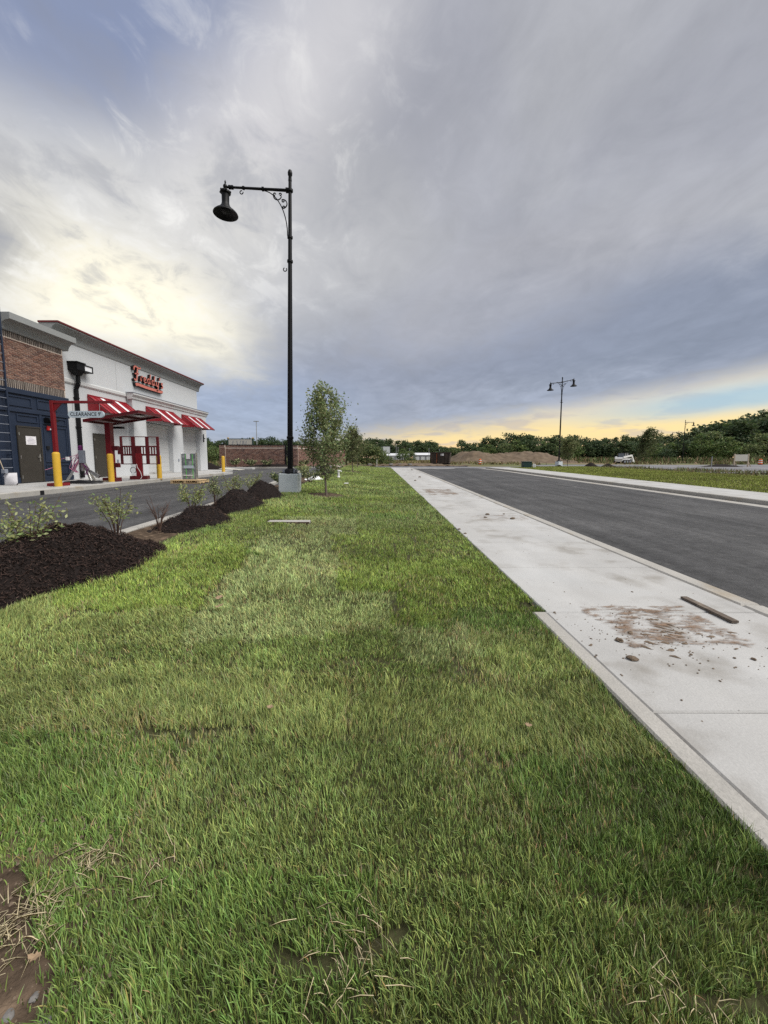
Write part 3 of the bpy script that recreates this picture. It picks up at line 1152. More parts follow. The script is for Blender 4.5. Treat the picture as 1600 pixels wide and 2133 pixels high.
# wall lamp and fire alarm on the navy bay
lp = MB()
lp.prism([(XB, 15.05, 3.02), (XB + .10, 15.05, 3.12), (XB + .26, 15.05, 3.08), (XB + .30, 15.05, 2.98), (XB, 15.05, 2.93)], (0, .42, 0))
lp.build('wall_lamp', M_['black_metal'], bld)
al = MB().cbox(XB, XB + .07, 15.18, 15.31, 2.62, 2.80, .01).build('fire_alarm', M_['alarm'], bld)
MB().cbox(XB + .07, XB + .10, 15.25, 15.30, 2.64, 2.70, .008).build('strobe', M_['lens'], al)
MB().cbox(XB, XB + .06, 15.10, 15.22, 1.86, 2.0, .01).build('key_box', M_['black'], bld)

# white main wall with projecting bay, niches, bands
MB().box(-26, XW, 16.30, 29.0, PZ, 6.75).build('white_wall', M_['white_wall'], bld)
MB().box(-14.0, XW - .002, 16.2, 29.02, 6.6, 7.12).build('parapet', M_['grey_cornice'], bld)
MB().box(-26, XW - .3, 29.0, 29.7, PZ, 4.8).build('side_wall', M_['white_wall'], bld)
piers = [(20.85, 22.0), (24.75, 26.1), (28.55, 29.72)]
for a, b in piers:
    MB().cbox(XW - .05, XP, a, b, PZ, 3.62, .012).build('pier', M_['white_wall'], bld)
MB().cbox(XW - .05, XP, 20.85, 29.72, 3.62, 4.80, .012).build('lintel', M_['white_wall'], bld)
for a, b in ((22.0, 24.75), (26.1, 28.55)):                     # niches faced with painted tile
    for z0 in np.arange(PZ + .1, 3.5, .30):
        for y0 in np.arange(a + .02 - (.3 if int(z0 / .3) % 2 else 0), b - .02, .6):
            y1 = min(y0 + .594, b - .02)
            y0c = max(y0, a + .02)
            if y1 - y0c > .04:
                MB().box(XW - .01, XW + .012, y0c, y1, z0, z0 + .295).build('tile', M_['white_band'], bld)
    MB().cbox(XW - .02, XW + .16, a, b, PZ, PZ + .09, .01).build('niche_sill', M_['concrete'], bld)
    MB().cbox(XW - .02, XW + .12, a, b, 3.46, 3.60, .01).build('niche_head', M_['white_band'], bld)
band = [(-.2, 4.72), (.02, 4.72), (.06, 4.76), (.06, 4.84), (.13, 4.92), (.17, 4.96), (.17, 5.05), (-.2, 5.05)]
MB().prism([(XW + o, 16.32, z) for o, z in [(-.1, 4.78), (.03, 4.80), (.07, 4.86), (.07, 4.98), (.02, 5.03), (-.1, 5.03)]], (0, 4.53, 0)).build('band', M_['white_band'], bld)
MB().prism([(XP + o, 20.72, z) for o, z in band], (0, 9.14, 0)).build('band', M_['white_band'], bld)
MB().cbox(XP - .25, XP + .19, 20.68, 29.88, 5.052, 5.085, .006).build('flashing', M_['grey_box'], bld)
MB().box(-26, XP - .2, 29.72, 29.86, 4.72, 5.05).build('band', M_['white_band'], bld)
cv2 = [(-.3, 6.58), (.02, 6.58), (.04, 6.62)] + [(.04 + .34 * (1 - math.cos(t)), 6.62 + .46 * math.sin(t)) for t in np.linspace(.2, math.pi / 2, 7)] + [(.40, 7.08), (.40, 7.12), (-.4, 7.12)]
cornice(XW, 16.15, 29.35, cv2, 'cornice', M_['grey_cornice'], bld)
MB().cbox(XW - .42, XW + .44, 16.12, 29.40, 7.122, 7.20, .012).build('coping', M_['red_coping'], bld)
MB().box(-26, XW - .42, 29.02, 29.3, 6.6, 7.1).build('parapet', M_['grey_cornice'], bld)
# control joints and small outlets
for yy in (20.1, 24.2):
    MB().box(XW - .01, XW + .003, yy, yy + .012, 5.06, 6.57).build('control_joint', M_['grey_cornice'], bld)
for x, yy, zz in ((XW, 19.75, 1.28), (XP, 25.3, 1.3), (XW + .012, 23.6, 1.3)):
    MB().cbox(x - .01, x + .04, yy, yy + .11, zz, zz + .16, .008).build('outlet', M_['grey_box'], bld)
MB().cbox(XP, XP + .06, 29.1, 29.17, 2.75, 3.35, .008).box(XP, XP + .09, 29.13, 29.3, 3.0, 3.06).build('bracket', M_['black'], bld)
door(XW + .03, 18.2, 19.1, PZ + .02, 2.66, False)

# rainwater head, overflow frame and downspout
ds = MB()
ds.bar((XW + .10, 17.25, PZ + .05), (XW + .10, 17.25, 4.62), .13, .12, up=(1, 0, 0))
ds.bar((XW + .10, 17.25, 4.62), (XW + .22, 17.25, 4.86), .13, .12, up=(1, 0, 0))
ds.bar((XW + .22, 17.25, 4.86), (XW + .22, 17.25, 5.22), .13, .12, up=(1, 0, 0))
ds.build('downspout', M_['black_metal'], bld)
for zz in (1.5, 2.9, 4.2):
    MB().box(XW - .01, XW + .17, 17.16, 17.34, zz, zz + .04).build('strap', M_['black_metal'], bld)
hd = MB()
hd.add([(XW + .12, 17.12, 5.2), (XW + .32, 17.12, 5.2), (XW + .32, 17.34, 5.2), (XW + .12, 17.34, 5.2), (XW, 16.98, 5.42), (XW + .42, 16.98, 5.42), (XW + .42, 17.42, 5.42), (XW, 17.42, 5.42)],
       [(0, 3, 2, 1), (0, 1, 5, 4), (1, 2, 6, 5), (2, 3, 7, 6), (3, 0, 4, 7)])
hd.box(XW, XW + .43, 16.97, 17.43, 5.42, 5.72)
hd.box(XW, XW + .47, 16.94, 17.46, 5.722, 5.77)
hd.build('rainwater_head', M_['black_metal'], bld)
ov = MB()
for q in ((17.46, 18.02, 5.44, 5.48), (17.46, 18.02, 5.70, 5.74), (17.46, 17.50, 5.48, 5.70), (17.98, 18.02, 5.48, 5.70)):
    ov.box(XW, XW + .36, *q)
o = ov.build('overflow_frame', M_['black_metal'], bld)
MB().box(XW, XW + .33, 17.50, 17.98, 5.48, 5.70).build('overflow_panel', M_['lens'], o)


def awning(y0, y1, nstripe):
    a = empty('awning', (XW, (y0 + y1) / 2, 3.6))
    a.parent = bld
    a.location = (XW + 16, (y0 + y1) / 2 - 21, 3.6 - PZ)
    xt, zt, xb, zb = XW + .34, 4.46, XW + 1.32, 3.66
    if y0 < 20:
        xt, xb = XW + .04, XW + 1.02
    dx, dz = xb - xt, zb - zt
    L_ = math.hypot(dx, dz)
    nx, nz = -dz / L_, dx / L_
    w = (y1 - y0) / nstripe
    for k in range(nstripe):
        red = k % 3 != 2
        p = MB()
        ya, yb_ = y0 + k * w + .003, y0 + (k + 1) * w - .003
        p.prism([(xt, ya, zt), (xb, ya, zb), (xb - nx * .02, ya, zb - nz * .02), (xt - nx * .02, ya, zt - nz * .02)], (0, yb_ - ya, 0))
        p.build('awning_panel', M_['awning_red'] if red else M_['awning_white'], a)
    for k in range(nstripe + 1):
        if k % 3 == 0 and 0 < k < nstripe:
            pass
        y = y0 + k * w
        r = MB()
        r.prism([(xt + nx * .001, y - .016, zt + nz * .001), (xb + nx * .001, y - .016, zb + nz * .001), (xb + nx * .022, y - .016, zb + nz * .022), (xt + nx * .022, y - .016, zt + nz * .022)], (0, .032, 0))
        r.build('rib', M_['awning_red'], a)
    for y in (y0 - .018, y1 + .002):
        MB().prism([(xt - .02, y, zt - .02), (xb - .04, y, zb - .01), (xt - .02, y, zb - .01)], (0, .016, 0)).build('end_panel', M_['awning_red'], a)
    MB().box(xb - .05, xb + .015, y0, y1, zb - .045, zb - .012).build('front_rail', M_['red_dark'], a)
    MB().box(xt - .03, xt + .02, y0, y1, zt + .002, zt + .05).build('top_rail', M_['awning_red'], a)
    return a


awning(18.0, 20.75, 8)
awning(22.0, 24.95, 8)
awning(26.0, 28.85, 8)

# roof ladder
ld = tag(empty('roof_ladder', (XB + .2, 13.2, PZ)), 'dark steel roof ladder fixed to the navy wall', 'ladder')
for yy in (12.98, 13.44):
    MB().cbox(XB + .17, XB + .23, yy, yy + .05, PZ, 6.9, .006).build('rail', M_['navy'], ld)
zz = PZ + .3
while zz < 6.8:
    MB().tube([(XB + .2, 13.0, zz), (XB + .2, 13.46, zz)], .012, 6).build('rung', M_['grey_box'], ld)
    zz += .305
for zz in (1.6, 3.6, 5.6):
    for yy in (12.98, 13.44):
        MB().box(XB - .04, XB + .17, yy + .012, yy + .038, zz, zz + .05).build('standoff', M_['navy'], ld)


# script sign over the band, each letter a raised channel
def stroke(mb, pts, w, x0, x1, closed=False):
    """flat band of width w along (u, v) points, extruded from x0 to x1"""
    P = []
    for i in range(len(pts) - 1):
        p0 = pts[max(i - 1, 0)]; p1 = pts[i]; p2 = pts[i + 1]; p3 = pts[min(i + 2, len(pts) - 1)]
        for t in np.linspace(0, 1, 5)[:-1]:
            P.append(tuple(.5 * ((2 * p1[k]) + (-p0[k] + p2[k]) * t + (2 * p0[k] - 5 * p1[k] + 4 * p2[k] - p3[k]) * t * t + (-p0[k] + 3 * p1[k] - 3 * p2[k] + p3[k]) * t ** 3) for k in (0, 1)))
    P.append(pts[-1])
    vs, fs = [], []
    n = len(P)
    for i, (u, v) in enumerate(P):
        a, b = P[max(i - 1, 0)], P[min(i + 1, n - 1)]
        du, dv = b[0] - a[0], b[1] - a[1]
        l = math.hypot(du, dv) or 1
        ww = w * (1 if 0 < i < n - 1 else .7) / 2
        nu, nv = -dv / l * ww, du / l * ww
        vs += [(x1, u + nu, v + nv), (x1, u - nu, v - nv), (x0, u - nu, v - nv), (x0, u + nu, v + nv)]
    for i in range(n - 1):
        a = i * 4
        fs += [(a, a + 1, a + 5, a + 4), (a + 1, a + 2, a + 6, a + 5), (a + 2, a + 3, a + 7, a + 6), (a + 3, a, a + 4, a + 7)]
    fs += [(0, 3, 2, 1), (n * 4 - 4, n * 4 - 3, n * 4 - 2, n * 4 - 1)]
    mb.add(vs, fs)


GL = {
    'F': [([(.02, .10), (.10, .0), (.24, .04), (.30, .25), (.36, .60), (.44, .92)], .12), ([(.02, .72), (.06, .92), (.20, 1.0), (.42, .96), (.62, .94), (.78, 1.02)], .13), ([(.10, .46), (.30, .50), (.56, .54)], .10)],
    'r': [([(.02, .08), (.12, .44), (.10, .30), (.08, .04)], .10), ([(.11, .34), (.20, .46), (.30, .40)], .10)],
    'e': [([(.05, .22), (.26, .30), (.24, .46), (.10, .40), (.05, .16), (.16, .03), (.32, .12)], .09)],
    'd': [([(.26, .38), (.12, .44), (.04, .22), (.12, .04), (.26, .14), (.34, .44)], .09), ([(.44, .86), (.36, .50), (.32, .16), (.42, .06)], .10)],
    'y': [([(.06, .44), (.06, .14), (.18, .05), (.30, .20)], .10), ([(.36, .46), (.30, .08), (.22, -.22), (.10, -.34), (.0, -.30)], .10)],
    "'": [([(.08, .88), (.10, .78), (.02, .64)], .11)],
    's': [([(.28, .42), (.14, .46), (.08, .34), (.24, .20), (.20, .04), (.02, .06)], .10)],
}
sg = tag(empty('wall_sign', (XW, 22.5, 5.6)), "red raised script sign reading Freddy's with a long underline swash", 'sign')
uu, base = 21.35, 5.86
x0, x1 = XW + .02, XW + .16
for ch, adv in (('F', .56), ('r', .30), ('e', .36), ('d', .44), ('d', .44), ('y', .38), ("'", .16), ('s', .36)):
    sc = .72
    face, back = MB(), MB()
    for pts, w in GL[ch]:
        q = [(uu + u * sc * 1.12, base + v * sc * (1.06 if ch == 'F' else .98)) for u, v in pts]
        stroke(face, q, w * sc * .88, x1 + .001, x1 + .02)
        stroke(back, q, w * sc * 1.12, x0, x1)
    o = back.build('letter', M_['sign_side'], sg)
    face.build('letter_face', M_['sign_face'], o)
    uu += adv * sc * 1.12 * 1.22
sw, swb = MB(), MB()
q = [(21.45, 5.60), (21.65, 5.66), (22.4, 5.63), (23.3, 5.63), (23.95, 5.63), (24.05, 5.72)]
stroke(sw, q, .15, x1 + .001, x1 + .02)
stroke(swb, q, .22, x0, x1)
o = swb.build('swash', M_['sign_side'], sg)
sw.build('swash_face', M_['sign_face'], o)


# ------------------------------------------------------------------ drive-through equipment
def text_mesh(txt, size, name):
    cu = bpy.data.curves.new(name, 'FONT')
    cu.body = txt
    cu.size = size
    cu.align_x = 'CENTER'
    cu.align_y = 'CENTER'
    cu.extrude = .002
    cu.resolution_u = 3
    tmp = bpy.data.objects.new(name, cu)
    me = bpy.data.meshes.new_from_object(tmp)
    bpy.data.objects.remove(tmp)
    return me


def bollard(x, y, z, hgt, lab):
    b = tag(empty('bollard', (x, y, z)), lab, 'bollard', 'yellow bollards along the drive lane')
    MB().lathe([(.105, -.05), (.105, hgt - .07), (.098, hgt - .035), (.075, hgt - .01), (.03, hgt), (0.0, hgt)], (x, y, z), 18).build('sleeve', M_['yellow'], b, True)
    MB().lathe([(.112, -.02), (.125, .0), (.118, .012), (.106, .014)], (x, y, z), 18).build('footing_ring', M_['kerb'], b)
    return b


bollard(-10.45, 12.3, PZ, 1.14, 'yellow bollard in front of the clearance bar post')
bollard(-10.42, 14.75, PZ, 1.12, 'yellow bollard in front of the order canopy post')
bollard(-10.02, 17.35, PZ, 1.09, 'yellow bollard beyond the red menu board frame')
bollard(-10.5, 25.85, PZ, 1.10, 'farthest yellow bollard at the rounded corner of the apron')

cb = tag(empty('clearance_bar', (-10.82, 12.75, PZ)), "red clearance bar post with hanging CLEARANCE 9' sign", 'clearance bar')
X0, Y0 = -10.82, 12.75
MB().cbox(X0 - .22, X0 + .22, Y0 - .22, Y0 + .22, PZ, PZ + .10, .01).build('base_plate', M_['red'], cb)
MB().cbox(X0 - .055, X0 + .055, Y0 - .055, Y0 + .055, PZ + .1, 3.42, .008).build('post', M_['red'], cb)
MB().cbox(X0 + .056, X0 + 2.05, Y0 - .04, Y0 + .04, 3.33, 3.415, .008).build('arm', M_['red'], cb)
MB().prism([(X0 + .056, Y0 - .02, 3.33), (X0 + .32, Y0 - .02, 3.33), (X0 + .056, Y0 - .02, 3.05)], (0, .04, 0)).build('gusset', M_['red'], cb)
sx0, sx1, sz0, sz1 = X0 + .52, X0 + 1.72, 2.86, 3.08
poly = []
rr = (sz1 - sz0) / 2
for i in range(9):
    t = math.pi / 2 + math.pi * i / 8
    poly.append((sx0 + rr + rr * math.cos(t), Y0 - .03, (sz0 + sz1) / 2 + rr * math.sin(t)))
for i in range(9):
    t = -math.pi / 2 + math.pi * i / 8
    poly.append((sx1 - rr + rr * math.cos(t), Y0 - .03, (sz0 + sz1) / 2 + rr * math.sin(t)))
sgn = MB().prism(poly, (0, .06, 0)).build('hanging_sign', M_['sign_blue'], cb)
me = text_mesh("CLEARANCE 9'", .158, 'lettering')
me.materials.append(M_['black'])
t = bpy.data.objects.new('lettering', me)
C.objects.link(t)
t.parent = sgn
t.rotation_euler = (R(90), 0, 0)
t.location = ((sx0 + sx1) / 2 - X0, -.0325, (sz0 + sz1) / 2 - PZ)
t.scale = (1.0, 1.1, 1)
for xx in (sx0 + .15, sx1 - .15):
    MB().tube([(xx, Y0, sz1 - .01), (xx + .01, Y0, sz1 + .13), (xx, Y0, 3.34)], .008, 5).build('chain', M_['steel'], cb)

oc = tag(empty('order_canopy', (-10.67, 15.15, PZ)), 'maroon order point canopy on a single post', 'canopy')
X0, Y0 = -10.67, 15.15
MB().cbox(X0 - .26, X0 + .26, Y0 - .2, Y0 + .2, PZ, PZ + .16, .01).build('base_plate', M_['red_dark'], oc)
MB().cbox(X0 - .11, X0 + .11, Y0 - .11, Y0 + .11, PZ + .16, 2.92, .012).build('post', M_['red'], oc)
ca, cz0, cz1 = (-11.10, -8.98), 2.93, 3.27
top = MB()
top.prism([(ca[0], 14.38, cz0), (ca[1], 14.38, cz1), (ca[1], 14.38, cz1 + .05), (ca[0], 14.38, cz0 + .05)], (0, 1.55, 0))
rf = top.build('roof', M_['red_dark'], oc)
zat = lambda x: cz0 + (cz1 - cz0) * (x - ca[0]) / (ca[1] - ca[0])
for yy in (14.38, 15.89):
    MB().bar((ca[0], yy + .02, cz0 - .03), (ca[1], yy + .02, cz1 - .03), .04, .07).build('edge_beam', M_['red_dark'], rf)
for xx in (ca[0] + .02, ca[1] - .02, -10.6, -9.8):
    MB().bar((xx, 14.42, zat(xx) - .03), (xx, 15.88, zat(xx) - .03), .04, .06).build('cross_beam', M_['red_dark'], rf)
for xx in (-10.2, -9.4):
    MB().box(xx - .12, xx + .12, 14.9, 15.3, zat(xx) - .035, zat(xx) - .012).build('light_panel', M_['lens'], rf)
MB().box(-10.9, -10.4, 15.5, 15.7, 2.72, 2.80).build('bracket', M_['black'], oc)
for zz in (1.82, 1.14):
    MB().cbox(X0 + .11, X0 + .34, Y0 - .06, Y0 + .06, zz, zz + .18, .008).build('speaker_bracket', M_['red_dark'], oc)

mbd = tag(empty('menu_board_frame', (-10.55, 16.75, PZ), 0), 'empty maroon menu board frame on a single post, slatted middle band', 'menu board')
X0, Y0, RZ = -10.55, 16.75, R(14)


def mpart(name, x0, x1, z0, z1, y0=-.05, y1=.05, m='red_dark', par=None):
    mb = MB().cbox(X0 + x0, X0 + x1, Y0 + y0, Y0 + y1, z0, z1, .004)
    mb.rot(RZ, (X0, Y0))
    return mb.build(name, M_[m], par or mbd)


mpart('base_plate', -.34, .34, PZ, PZ + .16, -.2, .2)
mpart('post', -.12, .13, PZ + .16, 1.72, -.06, .06, 'red')
for a, b in ((-.70, -.62), (-.26, -.12), (.30, .42), (.74, .84)):
    mpart('upright', a, b, 1.24, 2.47)
mpart('top_rail', -.62, .74, 2.44, 2.47)
mpart('bottom_rail', -.62, .74, 1.24, 1.275)
for a, b in ((-.62, -.26), (-.12, .30), (.42, .74)):
    mpart('band_rail', a, b, 1.62, 1.70, -.04, .04)
    mpart('band_rail', a, b, 2.00, 2.06, -.04, .04)
    nsl = int((b - a) / .085)
    for k in range(nsl + 1):
        u = a + (b - a) * k / max(1, nsl) - .02
        mpart('slat', max(a, u), min(b, u + .042), 1.70, 2.0, -.03, .03)
mpart('cover_plate', -.10, .10, 1.68, 2.02, -.055, -.035, 'red_dark')
mpart('side_box', -.80, -.70, 1.68, 2.02, -.05, .05)
cord = MB().tube([(-10.62, 16.67, 1.26), (-10.56, 16.62, 1.1), (-10.42, 16.6, .9), (-10.36, 16.58, .7), (-10.37, 16.5, .6)], .009, 5)
cord.build('cable', M_['white_plastic'], mbd)
lo = [(-10.78 + .13 * math.cos(t), 16.66, .98 + .13 * math.sin(t)) for t in np.linspace(-1.2, 4.2, 14)]
MB().tube(lo, .012, 5).build('cable_loop', M_['hose'], mbd)

# tripod work stand with wires by the navy wall
ws = tag(empty('work_stand', (-12.2, 14.9, PZ)), 'aluminium work stand with grey panel box and pink wires by the navy wall', 'work stand')
X0, Y0 = -11.75, 15.0
for dx, dy in ((-.55, -.1), (.45, -.15), (.1, .5)):
    MB().bar((X0 + dx * .1, Y0 + dy * .1, 1.45), (X0 + dx, Y0 + dy, PZ + .03), .05, .08).build('leg', M_['steel'], ws)
MB().bar((X0 - .5, Y0 - .12, PZ + .03), (X0 + 1.15, Y0 - .12, PZ + .03), .06, .04).build('foot_bar', M_['pale_wood'], ws)
MB().bar((X0 + .2, Y0, 1.05), (X0 + .75, Y0 - .1, PZ + .2), .05, .12).build('brace', M_['steel'], ws)
MB().cbox(X0 - .03, X0 + .05, Y0 - .03, Y0 + .05, 1.0, 1.75, .005).build('mast', M_['steel'], ws)
MB().cbox(X0 + .02, X0 + .22, Y0 - .16, Y0 - .04, 1.32, 1.82, .01).build('panel_box', M_['grey_box'], ws)
MB().lathe([(.07, 0), (.075, .03), (.07, .16), (.05, .19), (0, .2)], (X0 + .03, Y0 - .05, 1.82), 12).build('wrap', M_['purple'], ws)
for k in range(9):
    a = random.uniform(-.35, .1)
    pts = [(X0 + .02, Y0 - .1, 1.8 - .05 * k), (X0 - .1 + a * .4, Y0 - .16, 1.5 - .04 * k), (X0 - .2 + a * .6, Y0 - .15, 1.15 - .02 * k), (X0 - .05 + a * .3, Y0 - .14, .95)]
    MB().tube(pts, .009, 5).build('wire', M_['pink'] if k % 3 else M_['purple'], ws)
for k in range(4):
    MB().tube([(X0 + .1, Y0 - .12, 1.32), (X0 + .3 + .04 * k, Y0 - .15, 1.1), (X0 + .32 - .05 * k, Y0 - .14, .85)], .009, 5).build('wire', M_['purple'], ws)
MB().tube([(X0 - .05, Y0 - .1, 1.66), (X0 - .4, Y0 - .1, 1.55), (X0 - .75, Y0 - .05, 1.48), (X0 - 1.0, Y0 + .1, 1.2), (XB + .1, 14.86, 1.05)], .010, 5).build('wire', M_['pink'], ws)
MB().cbox(X0 - .50, X0 - .38, Y0 - .16, Y0 - .06, 1.42, 1.56, .012).build('socket', M_['white_plastic'], ws)

hs = tag(empty('hose_coil', (-11.0, 14.3, PZ)), 'flat black hose coil lying on the apron', 'hose')
pts = []
for i in range(150):
    t = i * .25
    r = .30 + .16 * math.sin(t * .13) + .02 * math.sin(t * 1.7)
    pts.append((-10.9 + 1.5 * r * math.cos(t), 13.95 + .75 * r * math.sin(t), PZ + .02 + .0006 * i + .008 * math.sin(t * 3)))
MB().tube(pts, .022, 6).build('hose', M_['hose'], hs, True)

br = tag(empty('dust_broom', (-12.9, 12.9, PZ)), 'long handled dust pan with a white bag leaning at the ladder foot', 'broom')
MB().tube([(-12.72, 12.85, PZ + .45), (-12.95, 12.7, 2.2)], .014, 6).build('handle', M_['pale_wood'], br)
MB().cbox(-12.80, -12.66, 12.80, 12.92, PZ + .42, PZ + .56, .01).build('socket', M_['grey_box'], br)
bag = MB()
gx, gz = np.linspace(0, .46, 7), np.linspace(0, .42, 7)
for face in (0, 1):
    vs = []
    for zz in gz:
        for xx in gx:
            edge = min(xx, .46 - xx, zz, .42 - zz)
            bul = (.07 * min(1, edge / .12) + .02 * mnoise.noise((xx * 9, zz * 9, face))) * (1 if face else -1) if edge > 0 else 0
            vs.append((-12.86 + xx, 12.95 + bul, PZ + .005 + zz + .03 * xx))
    bag.add(vs, [(j * 7 + i, j * 7 + i + 1, j * 7 + i + 8, j * 7 + i + 7) for j in range(6) for i in range(6)])
bag.build('bag', M_['paper'], br, True)

pk = tag(empty('window_package', (-8.36, 16.9, .42)), 'upright wrapped window unit with green straps standing on a pallet', 'window unit')
X0, Y0, B0 = -8.40, 16.9, zlot(-8.4, 16.9) + .15
MB().cbox(X0 - .31, X0 + .31, Y0 - .05, Y0 + .06, B0, B0 + 1.16, .006).build('glass_pack', M_['glass_pack'], pk)
for xx in (X0 - .34, X0 + .315):
    MB().box(xx, xx + .028, Y0 - .07, Y0 + .08, B0, B0 + 1.2).build('edge_frame', M_['white_plastic'] if xx < X0 else M_['steel'], pk)
for xx in (X0 - .13, X0 + .17):
    MB().box(xx, xx + .025, Y0 - .062, Y0 - .054, B0 + .06, B0 + 1.14).build('strap', M_['green_tape'], pk)
MB().box(X0 - .22, X0 + .22, Y0 - .075, Y0 - .064, B0 + .50, B0 + .63).build('label_band', M_['sign_blue'], pk)
MB().box(X0 - .24, X0 + .18, Y0 - .075, Y0 - .064, B0 + .17, B0 + .21).build('label_band', M_['white_plastic'], pk)
MB().box(X0 - .09, X0 + .08, Y0 - .075, Y0 - .064, B0 + .92, B0 + 1.16).build('paper_label', M_['paper'], pk)
pal = tag(empty('pallet', (-8.3, 16.75, zlot(-8.3, 16.75))), 'pale wooden pallet on the asphalt under the window unit', 'pallet')
zb = zlot(-8.3, 16.75) + .01
for k in range(6):
    MB().cbox(-8.98, -7.68, 16.3 + k * .17, 16.3 + k * .17 + .13, zb + .115, zb + .14, .003).build('deck_board', M_['wood'], pal)
for xx in (-8.96, -8.38, -7.80):
    MB().box(xx, xx + .10, 16.3, 17.28, zb + .02, zb + .112).build('stringer', M_['wood'], pal)
for k in (0, 2, 5):
    MB().box(-8.98, -7.68, 16.3 + k * .17, 16.3 + k * .17 + .12, zb - .004, zb + .018).build('base_board', M_['wood'], pal)


# ------------------------------------------------------------------ street lamps
def arc(cx, cz, r, a0, a1, n=14):
    return [(cx + r * math.cos(t), 0, cz + r * math.sin(t)) for t in np.linspace(a0, a1, n)]


def bell(lamp, x, z, sc=.90):
    """hanging bell lamp whose hook sits at (x, 0, z)"""
    P = lambda pr: [(r * sc, h * sc) for r, h in pr]
    c = (x, 0, z)
    sh = MB().lathe(P([(.045, -.05), (.06, -.09), (.17, -.14), (.185, -.20), (.13, -.25), (.125, -.52), (.15, -.62), (.22, -.70), (.235, -.74), (.24, -.76), (.34, -.80), (.41, -.87), (.425, -.905),
                                       (.41, -.905), (.33, -.845), (.22, -.80), (.14, -.79), (0.0, -.79)]), c, 28).build('lamp_shade', M_['black_metal'], lamp, True, False)
    MB().lathe(P([(0, -.86), (.10, -.85), (.15, -.80), (.14, -.792)]), c, 20).build('lens', M_['machine_dark'], sh, True, False)
    for k in range(6):
        t = k * math.pi / 3
        MB().lathe(P([(0, -.20), (.03, -.19), (.035, -.16), (.02, -.135), (0, -.13)]), (x + .175 * sc * math.cos(t), .175 * sc * math.sin(t), z), 8).build('knob', M_['black_metal'], sh, True, False)
    MB().lathe(P([(.0, -.06), (.05, -.05), (.075, -.01), (.075, .04), (.05, .075), (.03, .09), (.022, .13), (.032, .16), (.014, .21), (0, .24)]), c, 14).build('hook_finial', M_['black_metal'], lamp, True, False)


def lamp_arm(lamp, zt, s, reach, zoff=0.0):
    """arm towards s (-1 or 1) with scroll bracket"""
    za = zt - .62
    pts = [(s * .02, 0, za), (s * reach, 0, za + zoff)]
    at = lambda q: (s * q, 0, za + zoff * q / reach)
    a = MB().tube([at(.04), at(reach * .5), at(reach - .06)], [.046, .040, .034], 10).build('arm', M_['black_metal'], lamp, True, False)
    for q, r in ((.10, .075), (reach * .42, .062), (reach * .72, .055), (reach - .22, .06), (reach - .14, .06)):
        MB().tube([at(q - .03), at(q + .03)], r, 12).build('collar', M_['black_metal'], a, True, False)
    big = [(s * (.08 + .80 * (1 - math.cos(t))), 0, za - 1.35 + 1.33 * math.sin(t)) for t in np.linspace(0, 1.48, 18)]
    for nm, pp, r in (('bracket_arc', big, .016),):
        MB().tube(pp, r, 6).build(nm, M_['black_metal'], a, True, False)
    for cx, cz, r, a0, a1 in ((.40, za - .16, .125, 3.3, 6.2), (.31, za - .12, .034, 0, 5.2), (.49, za - .12, .034, -2, 3.2), (.22, za - .40, .125, 1.2, 4.7), (.22, za - .31, .034, -3, 2.4), (.20, za - .50, .034, -2.5, 3.0)):
        MB().tube([(s * p[0], 0, p[2]) for p in arc(cx, cz, r, a0, a1)], .018, 6).build('scroll', M_['black_metal'], a, True, False)
    MB().tube([(s * p[0], 0, p[2] + zoff * .7) for p in arc(reach * .75, za - .13, .05, -3.4, 1.8)], .016, 6).build('scroll', M_['black_metal'], a, True, False)
    bell(lamp, s * reach, za + zoff)


